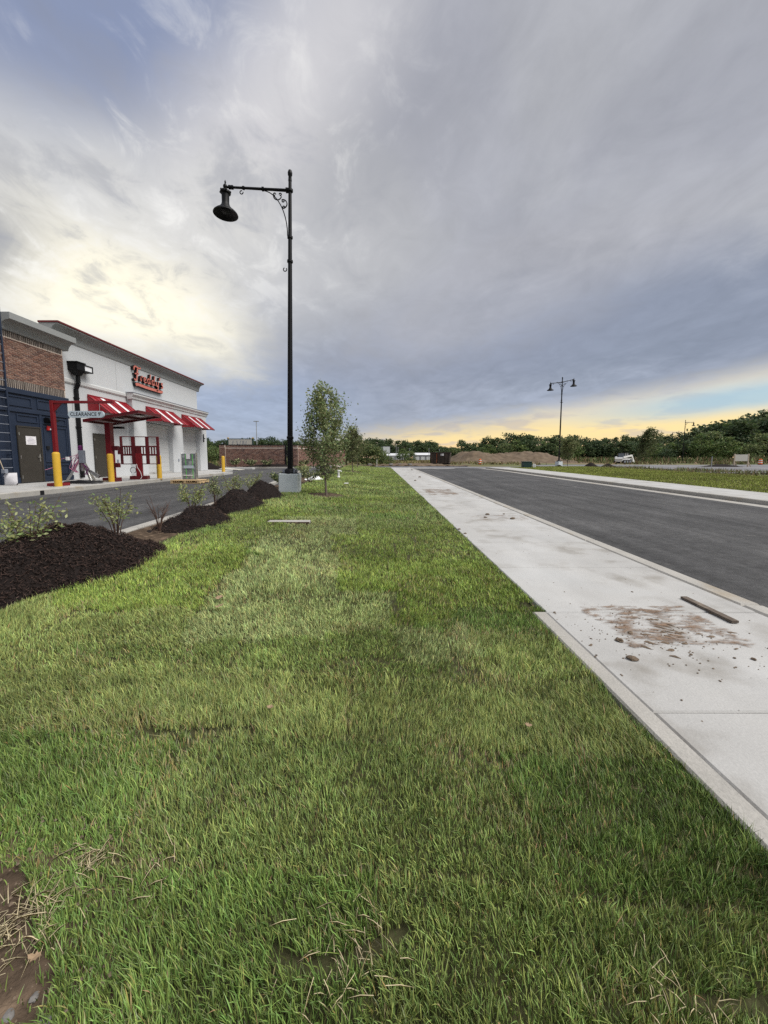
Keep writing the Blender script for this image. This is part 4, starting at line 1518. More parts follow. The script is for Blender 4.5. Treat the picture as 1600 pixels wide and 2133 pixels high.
def street_lamp(loc, hgt, label, rz=0.0, lean=0.0, arms=((-1, 2.05, .06),), ped=True, detail=True):
    lm = tag(empty('street_lamp', loc, rz), label, 'street lamp', 'black bell street lamps')
    lm.rotation_euler = (0, lean, rz)
    pz = .62
    if ped:
        MB().cbox(-.32, .32, -.30, .30, -.25, pz, .02).build('pedestal', M_['pedestal'], lm, False, False)
    else:
        pz = 0
    fl = MB().lathe([(.30, pz), (.30, pz + .03), (.22, pz + .035), (.17, pz + .14), (.115, pz + .17)], (0, 0, 0), 16).build('base_flange', M_['black_metal'], lm, True, False)
    for k in range(4):
        t = math.pi / 4 + k * math.pi / 2
        MB().lathe([(.035, pz + .03), (.035, pz + .11), (.02, pz + .115), (.02, pz + .16), (0, pz + .165)], (.25 * math.cos(t), .25 * math.sin(t), 0), 6).build('anchor_bolt', M_['grey_box'], fl, False, False)
    pole = MB()
    rs = [(.094, pz + .17), (.086, pz + 2.5), (.066, hgt - 3.0), (.056, hgt - 1.2), (.050, hgt - .32)]
    # twelve-sided fluted shaft
    n = 24
    vs, fs = [], []
    for r, z in rs:
        for k in range(n):
            t = 2 * math.pi * k / n
            rr = r * (1 if k % 2 else .94)
            vs.append((rr * math.cos(t), rr * math.sin(t), z))
    for i in range(len(rs) - 1):
        for k in range(n):
            a, b = i * n + k, i * n + (k + 1) % n
            fs.append((a, b, b + n, a + n))
    pole.add(vs, fs).build('pole', M_['black_metal'], lm, False, False)
    for z, r in ((hgt - .62, .095), (hgt - 2.02, .088), (hgt - 2.75, .094), (pz + 1.2, .116)):
        MB().lathe([(r - .025, z - .05), (r, z - .03), (r, z + .03), (r - .025, z + .05)], (0, 0, 0), 18).build('collar', M_['black_metal'], lm, True, False)
    MB().lathe([(.058, hgt - .34), (.05, hgt - .2), (.07, hgt - .17), (.074, hgt - .10), (.05, hgt - .03), (0, hgt)], (0, 0, 0), 16).build('finial', M_['black_metal'], lm, True, False)
    for s, reach, zo in arms:
        lamp_arm(lm, hgt, s, reach, zo)
    for s in {a[0] for a in arms}:
        MB().tube([(s * p[0], 0, p[2]) for p in arc(.16, hgt - 3.0, .055, -3.9, 1.2)], .016, 6).build('scroll', M_['black_metal'], lm, True, False)
    return lm


LX, LY = -2.93, 12.75
street_lamp((LX, LY, zlawn(LX, LY)), 10.2, 'tall black street lamp with one bell light on a pale square pedestal beside the lawn', 0, R(1.25))
street_lamp((22.6, 46.4, .50), 10.8, 'black street lamp with two bell lights across the street by the earth mound', R(18), R(-.3), ((-1, 1.75, -.25), (1, 1.75, .42)))
street_lamp((74.2, 91, .30), 10.4, 'distant single street lamp whose bell light points to the right', R(0), 0, ((1, 2.0, 0),), False)
street_lamp((100, 125, .40), 10.2, 'more distant single street lamp whose bell light points to the left', R(0), 0, ((-1, 2.0, 0),), False)


# ------------------------------------------------------------------ mulch
def pile(label, cx, cy, lx, ly, hgt, peaks, nchip, seed, rz=0.0):
    """heap of shredded bark: lumpy mound with loose shreds lying all over it"""
    r2 = np.random.default_rng(seed)
    t = tag(empty('mulch_pile', (cx, cy, zlawn(-3.2, cy))), label, 'mulch', 'dark mulch piles')

    def hf(u, v):
        d = math.hypot(u / lx, v / ly)
        ang = math.atan2(v / ly, u / lx)
        e = d * (1 + .12 * math.sin(3 * ang + seed) + .07 * math.sin(5 * ang + 2 * seed))
        b = max(0, 1 - e * e)
        h = 0
        for pu, pv, ph, pr in peaks:
            h = max(h, ph * math.exp(-(((u - pu) / (pr * lx)) ** 2 + ((v - pv) / (pr * ly)) ** 2) * 1.3))
        h = hgt * math.tanh(1.55 * h) * (b ** .55) * (1 + .30 * mnoise.noise((u * 2.2 + seed, v * 2.2, seed)))
        return h + (.06 * mnoise.noise((u * 5, v * 5, seed)) + .03 * mnoise.noise((u * 14, v * 14, seed)) + .014 * mnoise.noise((u * 40, v * 40, seed))) * min(1, b * 5) - .03 * (b <= 0)

    def g(x, y):
        return min(zlawn(-3.2, y) - .02, zlawn(x, y) - .0) if x > -3.2 else zbed(x, y)
    us, vs_ = np.linspace(-lx * 1.12, lx * 1.12, 56), np.linspace(-ly * 1.12, ly * 1.12, 70)
    mb = MB()
    mb.grid([cx + u for u in us], [cy + v for v in vs_], lambda x, y: g(x, y) + hf(x - cx, y - cy) - .015)
    mb.build('mound', M_['mulch'], t, True)
    n = nchip
    a = r2.uniform(0, 2 * np.pi, n)
    rr = np.sqrt(r2.uniform(0, 1.08, n))
    x, y = rr * np.cos(a) * lx * 1.05, rr * np.sin(a) * ly * 1.05
    z = np.array([g(cx + p, cy + q) + hf(p, q) for p, q in zip(x, y)])
    yaw = r2.uniform(0, np.pi, n)
    tilt = r2.normal(0, .5, n)
    ln, wd = r2.uniform(.012, .055, n), r2.uniform(.003, .009, n)
    d = np.stack([np.cos(yaw) * np.cos(tilt), np.sin(yaw) * np.cos(tilt), np.sin(tilt)], 1) * ln[:, None] / 2
    w = np.stack([-np.sin(yaw), np.cos(yaw), r2.normal(0, .6, n)], 1) * wd[:, None] / 2
    p = np.stack([x + cx, y + cy, z + r2.uniform(-.006, .012, n)], 1) - np.array(t.location)
    V = np.stack([p - d - w, p + d - w * .5, p + d + w * .5, p - d + w], 1).reshape(-1, 3)
    F = (np.arange(n) * 4)[:, None] + np.arange(4)[None]
    base = np.array([.027, .016, .0125])[None] * r2.uniform(.3, 2.2, n)[:, None]
    lt = r2.uniform(0, 1, n) < .05
    base[lt] = np.array([.085, .055, .045])
    tag(fast_mesh('bark_shreds', V, F, M_['mulch_chip'], np.repeat(base, 4, 0), t), kind='stuff')


pile('largest and nearest mulch pile beside the lawn edge', -3.50, 4.15, .82, 1.15, .50, [(-.1, .10, 1, .95), (-.05, -.8, .75, .6)], 24000, 3)
pile('low mulch pile just beyond the bare twig shrub', -3.38, 7.0, .55, .95, .32, [(0, .25, 1, .85), (.1, -.5, .6, .5)], 5000, 5)
pile('double humped mulch pile between lawn and drive lane kerb', -3.38, 9.15, .60, 1.0, .46, [(0, -.15, 1, .85), (0, .7, .7, .5)], 4500, 8)
pile('pointed mulch pile nearest to the lamp pedestal', -3.40, 11.1, .62, .95, .56, [(0, .1, 1, .75), (0, -.6, .6, .6)], 3500, 11)
pile('long mulch pile behind the nearest sapling', -3.3, 24.5, .75, 2.2, .62, [(0, .4, 1, .5), (0, -1.0, .6, .5)], 2200, 14)


# ------------------------------------------------------------------ plants
def leaf_mesh(P, size, cols, r2, parent=None, name='foliage', aspect=.55, droop=.3, m=None):
    """diamond leaves at points P"""
    n = len(P)
    th, el = r2.uniform(0, 2 * np.pi, n), r2.normal(-droop, .6, n)
    d = np.stack([np.cos(th) * np.cos(el), np.sin(th) * np.cos(el), np.sin(el)], 1)
    s = np.cross(d, r2.normal(0, 1, (n, 3)))
    s /= np.linalg.norm(s, axis=1)[:, None] + 1e-9
    L_ = size * r2.uniform(.6, 1.3, n)
    d = d * L_[:, None]
    s = s * (L_ * aspect / 2)[:, None]
    V = np.stack([P, P + d * .5 + s, P + d, P + d * .5 - s], 1).reshape(-1, 3)
    F = (np.arange(n) * 4)[:, None] + np.arange(4)[None]
    return fast_mesh(name, V, F, m or M_['leaf'], np.repeat(cols, 4, 0), parent)


def leaf_cols(n, r2, base, var=.35, light=None):
    c = np.array(base)[None] * r2.uniform(1 - var, 1 + var, n)[:, None]
    c[:, 0] *= r2.uniform(.8, 1.25, n)
    if light is not None:
        k = r2.uniform(0, 1, n) < .22
        c[k] = np.array(light)[None] * r2.uniform(.8, 1.2, k.sum())[:, None]
    return c


def sapling(label, loc, hgt, rad, seed, nleaf, size, z_low=.22, base=(.095, .125, .050), light=(.20, .23, .11), lean=0.0, wind=0.0, nb=34, cat='tree', group='young street trees'):
    r2 = np.random.default_rng(seed)
    t = tag(empty('young_tree', loc), label, cat, group)
    tr = MB()
    zz = np.linspace(0, hgt * .93, 9)
    pts = [(lean * (z / hgt) ** 1.5 + .02 * math.sin(z * 3 + seed), .02 * math.cos(z * 2.3), z - .03) for z in zz]
    tr.tube(pts, list(np.interp(zz, [0, .05, hgt], [.032 + hgt * .004, .026 + hgt * .003, .005])), 8)
    tr.build('trunk', M_['bark'], t, True, False)
    tw = MB()
    P = []
    for i in range(nb):
        f = z_low + (.94 - z_low) * (i / nb) ** .9
        z0 = hgt * f
        g_ = (f - z_low) / (1 - z_low)
        env = rad * min(1.0, .5 + 2.4 * g_) * (1 - .88 * g_ ** 1.05)
        az = i * 2.39996 + r2.normal(0, .3)
        up = r2.uniform(.7, 1.5) + .8 * f
        x0 = lean * f ** 1.5
        p0 = Vector((x0, 0, z0))
        L_ = env * r2.uniform(.75, 1.2)
        p1 = p0 + Vector((math.cos(az) * L_ * .6, math.sin(az) * L_ * .6, L_ * .45 * up))
        p2 = p0 + Vector((math.cos(az) * L_, math.sin(az) * L_, L_ * .95 * up))
        p1.x += wind * L_ * .5
        p2.x += wind * L_ * 1.4
        tw.tube([p0, p1, p2], [.010 + .001 * hgt, .006, .002], 5, False)
        k = int(nleaf / nb * (.5 + env / rad))
        tt = r2.beta(2.0, 1.2, k)
        for q in tt:
            a = p0.lerp(p1, min(1, q * 2)) if q < .5 else p1.lerp(p2, (q - .5) * 2)
            s = .030 + .060 * rad * (.5 + q)
            P.append((a.x + r2.normal(0, s) + wind * .1 * r2.uniform(0, 1), a.y + r2.normal(0, s), a.z + r2.normal(0, s * 1.1)))
    tw.build('branches', M_['bark'], t, False, False)
    P = np.array(P)
    k_ = 2.6 / rad ** .7
    cl = np.array([mnoise.noise((p[0] * k_, p[1] * k_, p[2] * k_ * .8 + seed)) for p in P])
    P = P[cl > -.15]
    leaf_mesh(P, size, leaf_cols(len(P), r2, base, .35, light), r2, t, 'crown')
    return t


for (x, y, r) in TREE_RINGS:
    rg = MB()
    n = 28
    vs = [(x, y, zlawn(x, y) - .015)]
    for k in range(n):
        tt = 2 * math.pi * k / n
        q = r * (1.04 + .08 * math.sin(3 * tt + x))
        vs.append((x + q * math.cos(tt), y + q * math.sin(tt), zlawn(x + q * math.cos(tt), y + q * math.sin(tt)) - .012))
    rg.add(vs, [(0, 1 + k, 1 + (k + 1) % n) for k in range(n)])
    o = rg.build('tree_ring', M_['soil'], None)
    tag(o, 'bare soil ring around a young tree in the lawn', kind='structure')

sapling('nearest young tree in the lawn, between lamp pole and sidewalk', (-1.64, 12.2, zlawn(-1.64, 12.2)), 3.30, 1.0, 21, 11500, .085, .15, (.19, .235, .10), (.34, .38, .19), nb=58)
sapling('second young tree along the lawn, thinner crown', (-1.72, 28.0, zlawn(-1.72, 28)), 3.15, .95, 22, 4200, .13, .22, (.11, .135, .055), (.22, .22, .11))
sapling('third young tree along the lawn, farthest down the strip', (-1.8, 37.0, zlawn(-1.8, 37)), 3.0, 1.1, 23, 2600, .16, .24, (.12, .145, .06), (.22, .23, .11))
sapling('young tree in front of the double street lamp across the street', (22.2, 43.5, zs(43)), 3.0, 1.35, 24, 3000, .18, .22, (.12, .145, .055), (.23, .24, .11))
sapling('windblown leaning tree standing by the skid steer', (69.5, 100, .4), 8.4, 3.3, 25, 4200, .45, .04, (.10, .125, .05), (.19, .20, .10), lean=2.6, wind=1.1, nb=60, group='trees at the wood edge')


def shrub(label, x, y, z, hgt, rad, seed, nleaf, nstem=9, size=.046, base=(.23, .275, .10), light=(.42, .45, .22), bare=False, name='shrub', group='young shrubs in the planting strip'):
    r2 = np.random.default_rng(seed)
    t = tag(empty(name, (x, y, z)), label, 'shrub', group)
    st = MB()
    P = []
    for i in range(nstem):
        az = r2.uniform(0, 2 * np.pi)
        rr = rad * r2.uniform(.35, 1.0)
        h_ = hgt * r2.uniform(.65, 1.0)
        p = [Vector((0, 0, -.03)), Vector((rr * .3 * math.cos(az), rr * .3 * math.sin(az), h_ * .45)), Vector((rr * math.cos(az), rr * math.sin(az), h_))]
        st.tube(p, [.009, .006, .002], 5, False)
        for s in range(3):
            q0 = p[1].lerp(p[2], .25 * s + .1)
            a2 = az + r2.normal(0, 1.2)
            q1 = q0 + Vector((math.cos(a2), math.sin(a2), .8)) * rad * .38
            st.tube([q0, q1], [.004, .0015], 4, False)
            for _ in range(int(nleaf * 1.7 / nstem / 4)):
                c = q0.lerp(q1, r2.uniform(.3, 1.1))
                P.append((c.x + r2.normal(0, .035), c.y + r2.normal(0, .035), c.z + r2.normal(0, .035)))
        for _ in range(int(nleaf / nstem / 4)):
            c = p[1].lerp(p[2], r2.uniform(.1, 1.05))
            P.append((c.x + r2.normal(0, .03), c.y + r2.normal(0, .03), c.z + r2.normal(0, .03)))
    st.build('stems', M_['twig'], t, False, False)
    if len(P) and not bare:
        P = np.array(P)
        leaf_mesh(P, size, leaf_cols(len(P), r2, base, .3, light), r2, t, 'foliage', .5, .1)
    return t


shrub('wide leafy shrub behind the largest mulch pile, at the frame edge', -3.72, 3.95, zbed(-3.72, 3.95), .84, .36, 31, 420, 10)
shrub('tall pale green shrub behind the far end of the largest mulch pile', -3.72, 5.30, zbed(-3.72, 5.3), .84, .33, 32, 340, 8)
shrub('bare reddish twig shrub without leaves beside the kerb', -3.66, 6.25, zbed(-3.66, 6.25), .62, .26, 33, 0, 10, bare=True)
shrub('bright green shrub behind the low mulch pile', -3.70, 7.45, zbed(-3.7, 7.45), .78, .30, 34, 480, 9)
shrub('thin grey green shrub next to the bright green one', -3.70, 8.55, zbed(-3.7, 8.55), .82, .34, 35, 420, 9, base=(.11, .135, .06))
shrub('small shrub behind the double humped mulch pile', -3.72, 9.6, zbed(-3.72, 9.6), .84, .34, 36, 380, 8)
shrub('shrub in the planting strip just before the pointed mulch pile', -3.75, 11.2, zbed(-3.75, 11.2), .80, .36, 37, 320, 8)
shrub('low bushy shrub tucked behind the lamp pedestal', -3.5, 13.9, zbed(-3.5, 13.9), .55, .50, 38, 520, 12, size=.08, base=(.08, .12, .05))
shrub('low shrub just right of the lamp pedestal near the white sheet', -2.95, 16.8, zbed(-3.15, 16.8), .55, .55, 39, 420, 12, size=.09, base=(.09, .12, .055))
shrub('sparse shrub at the lawn edge before the long mulch pile', -3.9, 20.5, zbed(-3.8, 20.5), .8, .5, 40, 260, 8, size=.10)
for k, (x, y, h_, lab) in enumerate(((-13.2, 35.4, .9, 'small shrub against the brick enclosure wall'), (-11.9, 35.5, .8, 'second small shrub against the brick enclosure wall'),
                                     (-10.3, 35.6, .8, 'shrub at the far corner of the brick enclosure'), (-7.4, 38.5, .8, 'low shrub before the receding brick wall'), (-5.6, 39.8, .9, 'low shrub near the end of the receding brick wall'))):
    shrub(lab, x, y, .6, h_, .7, 50 + k, 240, 8, size=.16, base=(.08, .10, .05))

# soil corner close to the camera: pebbles and straw
soilc = MB().grid(list(np.linspace(-1.75, -.55, 60)), list(np.linspace(.35, 1.55, 60)), lambda x, y: zlawn(x, y) - .012 + .012 * mnoise.noise((x * 9, y * 9, 4)) + .008 * mnoise.noise((x * 40, y * 40, 4)) - .06 * sstep(-.76, -.6, x) - .06 * sstep(1.2, 1.4, y))
tag(soilc.build('bare_soil', M_['soil'], smooth=True), 'patch of bare soil in the near corner of the lawn', kind='structure')


def pebble(x, y, z, r, seed, m, flat=.6, rough=False):
    r2 = random.Random(seed)
    mb = MB()
    prof = []
    n = 9
    vs, fs = [], []
    for i in range(6):
        ph = math.pi * i / 5
        for k in range(n):
            t = 2 * math.pi * k / n
            q = r * (1 + .30 * mnoise.noise((math.cos(t) * 1.3 + seed, math.sin(t) * 1.3, ph)) + (.45 * mnoise.noise((math.cos(t) * 4 + seed, math.sin(t) * 4, ph * 3)) if rough else 0))
            vs.append((q * math.sin(ph) * math.cos(t) * 1.25, q * math.sin(ph) * math.sin(t), -q * math.cos(ph) * flat + r * flat * .6))
    for i in range(5):
        for k in range(n):
            a, b = i * n + k, i * n + (k + 1) % n
            fs.append((a, b, b + n, a + n))
    mb.add(vs, fs)
    mb.rot(r2.uniform(0, 6))
    mb.v = [(a + x, b + y, c + z) for a, b, c in mb.v]
    return mb


def in_px(px, py, z):
    """ground point at height z seen at photograph pixel (px, py)"""
    a, b = (px - 783) / 780, (955 + 780 * math.tan(R(5.57)) - py) / 780
    th = R(5.57)
    d = (a, math.cos(th) + b * math.sin(th), -math.sin(th) + b * math.cos(th))
    t = (z - 1.5) / d[2]
    return d[0] * t, d[1] * t


for k, (px, py, r, lab) in enumerate(((85, 2085, .016, 'grey pebble in the bare soil, the largest one'), (45, 2118, .014, 'pale pebble at the lower edge of the bare soil'), (12, 2072, .013, 'pale pebble at the frame edge in the bare soil'),
                                      (66, 2032, .010, 'small light pebble higher up in the bare soil'), (28, 2126, .010, 'small brownish pebble at the bottom edge'))):
    x, y = in_px(px, py, .17)
    tag(pebble(x, y, zlawn(x, y) - .015, r, k, M_['stone']).build('pebble', M_['stone'], None, True), lab, 'stone', 'pebbles in the bare soil')


n = 900
r2 = np.random.default_rng(5)
gx, gy = r2.uniform(-1.5, -.72, n), r2.uniform(.4, 1.3, n)
gr = r2.uniform(.002, .009, n) * r2.uniform(.3, 1, n)
gz = zlawn_np(gx, gy) + .004
V = np.stack([np.stack([gx + gr * a, gy + gr * b, gz + gr * c], 1) for a, b, c in ((1.2, .1, 0), (-.1, 1, 0), (-1, -.2, 0), (.2, -1.1, 0), (0, 0, .9))], 1).reshape(-1, 3)
b0 = (np.arange(n) * 5)[:, None]
tag(fast_mesh('soil_crumbs', V, np.concatenate([b0 + np.array([q]) for q in ([0, 1, 4], [1, 2, 4], [2, 3, 4], [3, 0, 4])]), M_['clod']), 'small crumbs on the bare soil in the near corner', 'soil', kind='stuff')


def straw_patch(label, px, py, rad, n, seed):
    r2 = np.random.default_rng(seed)
    z0 = .12
    cx, cy = in_px(px, py, z0)
    x, y = cx + r2.normal(0, rad, n), cy + r2.normal(0, rad * .8, n)
    z = zlawn_np(x, y) + r2.uniform(.0, .03, n)
    yaw, tl = r2.uniform(0, 2 * np.pi, n), r2.normal(.1, .3, n)
    L_ = r2.uniform(.025, .085, n)
    d = np.stack([np.cos(yaw) * np.cos(tl), np.sin(yaw) * np.cos(tl), np.sin(tl)], 1) * L_[:, None]
    w = np.stack([-np.sin(yaw), np.cos(yaw), 0 * yaw], 1) * .0009
    P = np.stack([x, y, z], 1)
    mid = P + d * .5 + np.array([0, 0, .006])
    V = np.stack([P - w, P + w, mid + w, P + d, mid - w], 1).reshape(-1, 3)
    F = (np.arange(n) * 5)[:, None] + np.arange(5)[None]
    c = np.array([.56, .48, .31])[None] * r2.uniform(.6, 1.25, n)[:, None]
    tag(fast_mesh('dry_straw', V, F, M_['grass'], np.repeat(c, 5, 0)), label, 'straw', kind='stuff')


straw_patch('dry straw tuft in the bare soil corner', 55, 1930, .06, 150, 61)
straw_patch('loose dry straw lying on the grass near the bare soil', 185, 1805, .035, 60, 62)
straw_patch('dry grass edge of the sod gap in the foreground', 700, 1945, .08, 60, 63)
straw_patch('dry grass edge of the right foreground sod gap', 1440, 2050, .07, 40, 64)
straw_patch('dry stalks in the grass near the middle', 330, 1830, .05, 20, 65)


def dead_leaf(label, px, py, s, seed, z0=.14):
    x, y = in_px(px, py, z0)
    r2 = random.Random(seed)
    out = [(0, -1), (.35, -.7), (.3, -.35), (.75, -.2), (.5, .15), (.6, .55), (.22, .5), (0, 1), (-.25, .55), (-.6, .5), (-.45, .1), (-.7, -.2), (-.3, -.3), (-.35, -.7)]
    a = r2.uniform(0, 6)
    ca, sa = math.cos(a), math.sin(a)
    vs = [(x, y, zlawn(x, y) + .055)]
    for u, v in out:
        rr = math.hypot(u, v)
        vs.append((x + s * (u * ca - v * sa), y + s * (u * sa + v * ca), zlawn(x, y) + .055 + s * (.5 * rr * rr * r2.uniform(.2, 1) + .15 * u)))
    n = len(out)
    top = [(0, 1 + k, 1 + (k + 1) % n) for k in range(n)]
    mb = MB().add(vs, top)
    mb.add([(p, q, r_ - .0015) for p, q, r_ in vs], [t[::-1] for t in top])
    tag(mb.build('dry_leaf', M_['dry_leaf']), label, 'leaf', 'dry leaves on the lawn')


dead_leaf('curled brown dry leaf on the pale sod patch', 458, 1268, .055, 1)
dead_leaf('second dry leaf just below the curled brown one', 457, 1285, .045, 2)
dead_leaf('small dry leaf in the middle of the lawn', 563, 1480, .022, 3)
dead_leaf('dry leaf on the lawn close to the sidewalk edging', 1100, 1530, .020, 4, .03)
dead_leaf('brown dry leaf in the bare soil corner', 75, 2015, .018, 6)

vc = tag(empty('valve_cover', (-1.72, 7.32, zlawn(-1.72, 7.32))), 'flat concrete meter cover set in the lawn', 'cover')
MB().cbox(-2.13, -1.31, 7.20, 7.44, zlawn(-1.72, 7.32) - .05, zlawn(-1.72, 7.32) + .012, .01).build('lid', M_['kerb'], vc)
MB().cbox(-2.15, -1.29, 7.17, 7.195, zlawn(-1.72, 7.32) - .05, zlawn(-1.72, 7.32) + .015, .006).build('frame', M_['soil'], vc)


# ------------------------------------------------------------------ sidewalk debris
plank = tag(empty('plank', (3.0, 3.75, zs(3.75))), 'weathered wooden plank lying on the sidewalk by the kerb', 'plank')
xa, ya = in_px(1424, 1246, .06)
xb, yb_ = in_px(1532, 1296, .06)
plank.location = ((xa + xb) / 2, (ya + yb_) / 2, zs(ya))
ORG[plank.name] = tuple(plank.location)
MB().bar((xa, ya, zs(ya) + .020), (xb, yb_, zs(yb_) + .020), .062, .022).build('board', M_['plank'], plank)


def smear(label, px, py, rx, ry, n, strength=.52, m='dirt_film', lift=.008):
    cx, cy = in_px(px, py, .05)
    cx, cy = in_px(px, py, zs(cy))
    mb = MB()
    us, vs = np.linspace(-1, 1, n), np.linspace(-1, 1, n)
    cols = []
    mb.grid([cx + rx * u for u in us], [cy + ry * v for v in vs], lambda a, b: zs(b) + lift)
    for v in vs:
        for u in us:
            e = max(0, 1 - max(abs(u) ** 3, abs(v) ** 3))
            e = strength * min(1, e * 1.6) + .10 * mnoise.noise((u * 3 + px, v * 3, 0))
            e = 0 if max(abs(u), abs(v)) > .98 else max(0, e)
            cols.append((e, e, e, 1))
    mb.c = cols
    tag(mb.build('dirt_smear', M_[m]), label, 'dirt', kind='stuff')


smear('large reddish dirt smear on the sidewalk across the joint beside the plank', 1370, 1300, .66, .50, 30, .50)
smear('faint dirt smear on the sidewalk slab in the middle distance', 1040, 1078, .85, .5, 16, .44)
smear('reddish dirt smear farther along the sidewalk', 915, 1023, .75, 1.5, 16, .50)
rs = random.Random(5)
CL = [(1316, 1374, .034, 'largest dirt clod lying alone on the near slab'), (1290, 1336, .028, 'flat dirt clod left of the large dirt smear'), (1313, 1320, .020, 'clod at the edge of the large dirt smear'),
      (1240, 1369, .008, 'tiny clod near the concrete edging'), (1243, 1366, .007, 'another tiny clod near the concrete edging'), (1570, 1375, .016, 'small clod at the frame edge on the near slab'),
      (1530, 1372, .010, 'small clod between smear and frame edge'), (1015, 1072, .05, 'grass clod on the sidewalk in the middle distance'), (1011, 1078, .035, 'smaller clod beside the middle distance grass clod'),
      (1068, 1081, .055, 'flat clod nearer to the kerb in the middle distance'), (1050, 1071, .03, 'small clod beyond the flat one'), (865, 999, .07, 'dark clod far along the sidewalk'),
      (874, 991, .09, 'flat dark clod far along the sidewalk'), (858, 978, .09, 'farthest dark clod on the sidewalk'), (1317, 1234, .010, 'lone tiny clod on the middle slab'),
      (1155, 1277, .012, 'tiny clod beside the sod edge'), (1440, 1365, .010, 'tiny clod below the dirt smear'), (957, 1103, .03, 'crumb of soil at the lawn edge of the sidewalk'),
      (969, 1112, .03, 'second crumb of soil at the lawn edge of the sidewalk'), (1420, 1460, .006, 'speck of dirt on the nearest slab'), (1500, 1420, .007, 'second speck of dirt on the nearest slab')]
for k, (px, py, r, lab) in enumerate(CL):
    x, y = in_px(px, py, .04)
    x, y = in_px(px, py, zs(y))
    tag(pebble(x, y, zs(y) + .004, r * .9, k + 40, M_['clod'], .5, True).build('clod', M_['clod'], None, False), lab, 'clod', 'dirt clods on the sidewalk')
n = 260
r2 = np.random.default_rng(77)
x, y = in_px(1375, 1320, .05)
gx = np.concatenate([x + r2.normal(0, .38, n), r2.uniform(1.65, 3.5, 90)])
gy = np.concatenate([y + r2.normal(0, .26, n), r2.uniform(1.6, 9, 90)])
ok = (gx > 1.64) & (gx < 3.6)
gx, gy = gx[ok], gy[ok]
gr = r2.uniform(.002, .008, len(gx))
gz = .013 * gy + .004
V, F = [], []
for a, (sx, sy, sz) in enumerate(((1, 0, 0), (0, 1, 0), (-1, 0, 0), (0, -1, 0), (0, 0, 1))):
    V.append(np.stack([gx + gr * sx * r2.uniform(.6, 1.6, len(gx)), gy + gr * sy, gz + gr * .8 * sz], 1))
V = np.stack(V, 1).reshape(-1, 3)
b0 = (np.arange(len(gx)) * 5)[:, None]
F = np.concatenate([b0 + np.array([[0, 1, 4]]), b0 + np.array([[1, 2, 4]]), b0 + np.array([[2, 3, 4]]), b0 + np.array([[3, 0, 4]])])
mf = MB()
for k in range(34):
    fx, fy = x + random.gauss(.05, .30), y + random.gauss(.02, .20)
    a_, b_, ya_ = random.uniform(.010, .045), random.uniform(.006, .018), random.gauss(-.2, .4)
    ring = [(fx + (a_ * math.cos(t) * math.cos(ya_) - b_ * math.sin(t) * math.sin(ya_)) * (1 + .35 * math.sin(3 * t + k)), fy + (a_ * math.cos(t) * math.sin(ya_) + b_ * math.sin(t) * math.cos(ya_)) * (1 + .35 * math.sin(2 * t + k))) for t in np.linspace(0, 2 * math.pi, 10)[:-1]]
    mf.add([(p, q, zs(q) + .004) for p, q in ring] + [(fx, fy, zs(fy) + .006 + random.uniform(.003, .010))], [(i, (i + 1) % 9, 9) for i in range(9)])
tag(mf.build('mud_flakes', M_['clod']), 'dried mud flakes stuck to the sidewalk in the large dirt smear', 'mud', kind='stuff')
tag(fast_mesh('dirt_crumbs', V, F, M_['clod']), 'fine dirt crumbs scattered over the sidewalk', 'dirt', kind='stuff')


# ------------------------------------------------------------------ brick enclosure beyond the drive lane
en = tag(empty('brick_enclosure', (-12.3, 38, .55)), 'brown brick enclosure wall beyond the drive lane, with dark coping', 'wall')
EZ0, EZ1 = .58, 2.82


def brick_wall(p, q, z0, z1, name='bricks', thick=.3):
    p, q = Vector((*p, 0)), Vector((*q, 0))
    d = (q - p).normalized()
    L_ = (q - p).length
    nrm = Vector((d.y, -d.x, 0))
    core = MB().prism([p - nrm * thick + Vector((0, 0, z0 - .3)), q - nrm * thick + Vector((0, 0, z0 - .3)), q + Vector((0, 0, z0 - .3)), p + Vector((0, 0, z0 - .3))], (0, 0, z1 - z0 + .3))
    core.build('mortar_core', M_['mortar'], en)
    pl = lambda u, v, dd: tuple(p + d * u + nrm * (dd * 1.5 + .001) + Vector((0, 0, v)))
    sp_ = running_bond(0, L_, z0, z1 - .24, .29, .085, .017) + soldiers(0, L_, z1 - .22, z1 - .02, .07, .02, 0)
    o = brick_field('bricks', en, pl, sp_)
    tag(o, kind='stuff')
    cp = MB().prism([p + nrm * .04 + Vector((0, 0, z1)), q + nrm * .04 + Vector((0, 0, z1)), q - nrm * (thick + .04) + Vector((0, 0, z1)), p - nrm * (thick + .04) + Vector((0, 0, z1))], (0, 0, .07))
    cp.build('coping', M_['black_metal'], en)


brick_wall((-15.15, 38), (-9.15, 38), EZ0, EZ1)
brick_wall((-15.75, 37.9), (-15.152, 37.9), EZ0, EZ1 + .04)
brick_wall((-8.35, 38), (-7.85, 38), EZ0, EZ1)
brick_wall((-7.84, 38.05), (-4.9, 60), EZ0, EZ1)
MB().box(-9.15, -9.02, 37.9, 38.05, EZ0, EZ1 + .05).build('gate_post', M_['black_metal'], en)
MB().box(-8.5, -8.36, 37.9, 38.05, EZ0, EZ1 + .05).build('gate_post', M_['black_metal'], en)
bs = MB()
for k in range(30):
    bs.add(pebble(-15.6 + k * .23, 37.3 + .12 * math.sin(k * 2.1), .56, .13, k + 200, None).v, pebble(0, 0, 0, .13, k + 200, None).f)
tag(bs.build('stone_edging', M_['stone']), 'row of grey stones along the foot of the brick enclosure', 'stones', kind='stuff')
pile('flat dark mulch bed before the brick enclosure wall', -10.2, 36.6, 2.6, .8, .28, [(0, 0, 1, .9)], 900, 17)
ck = tag(empty('kerb', (-9, 35.5, .5)), 'concrete kerb in front of the brick enclosure', kind='structure')
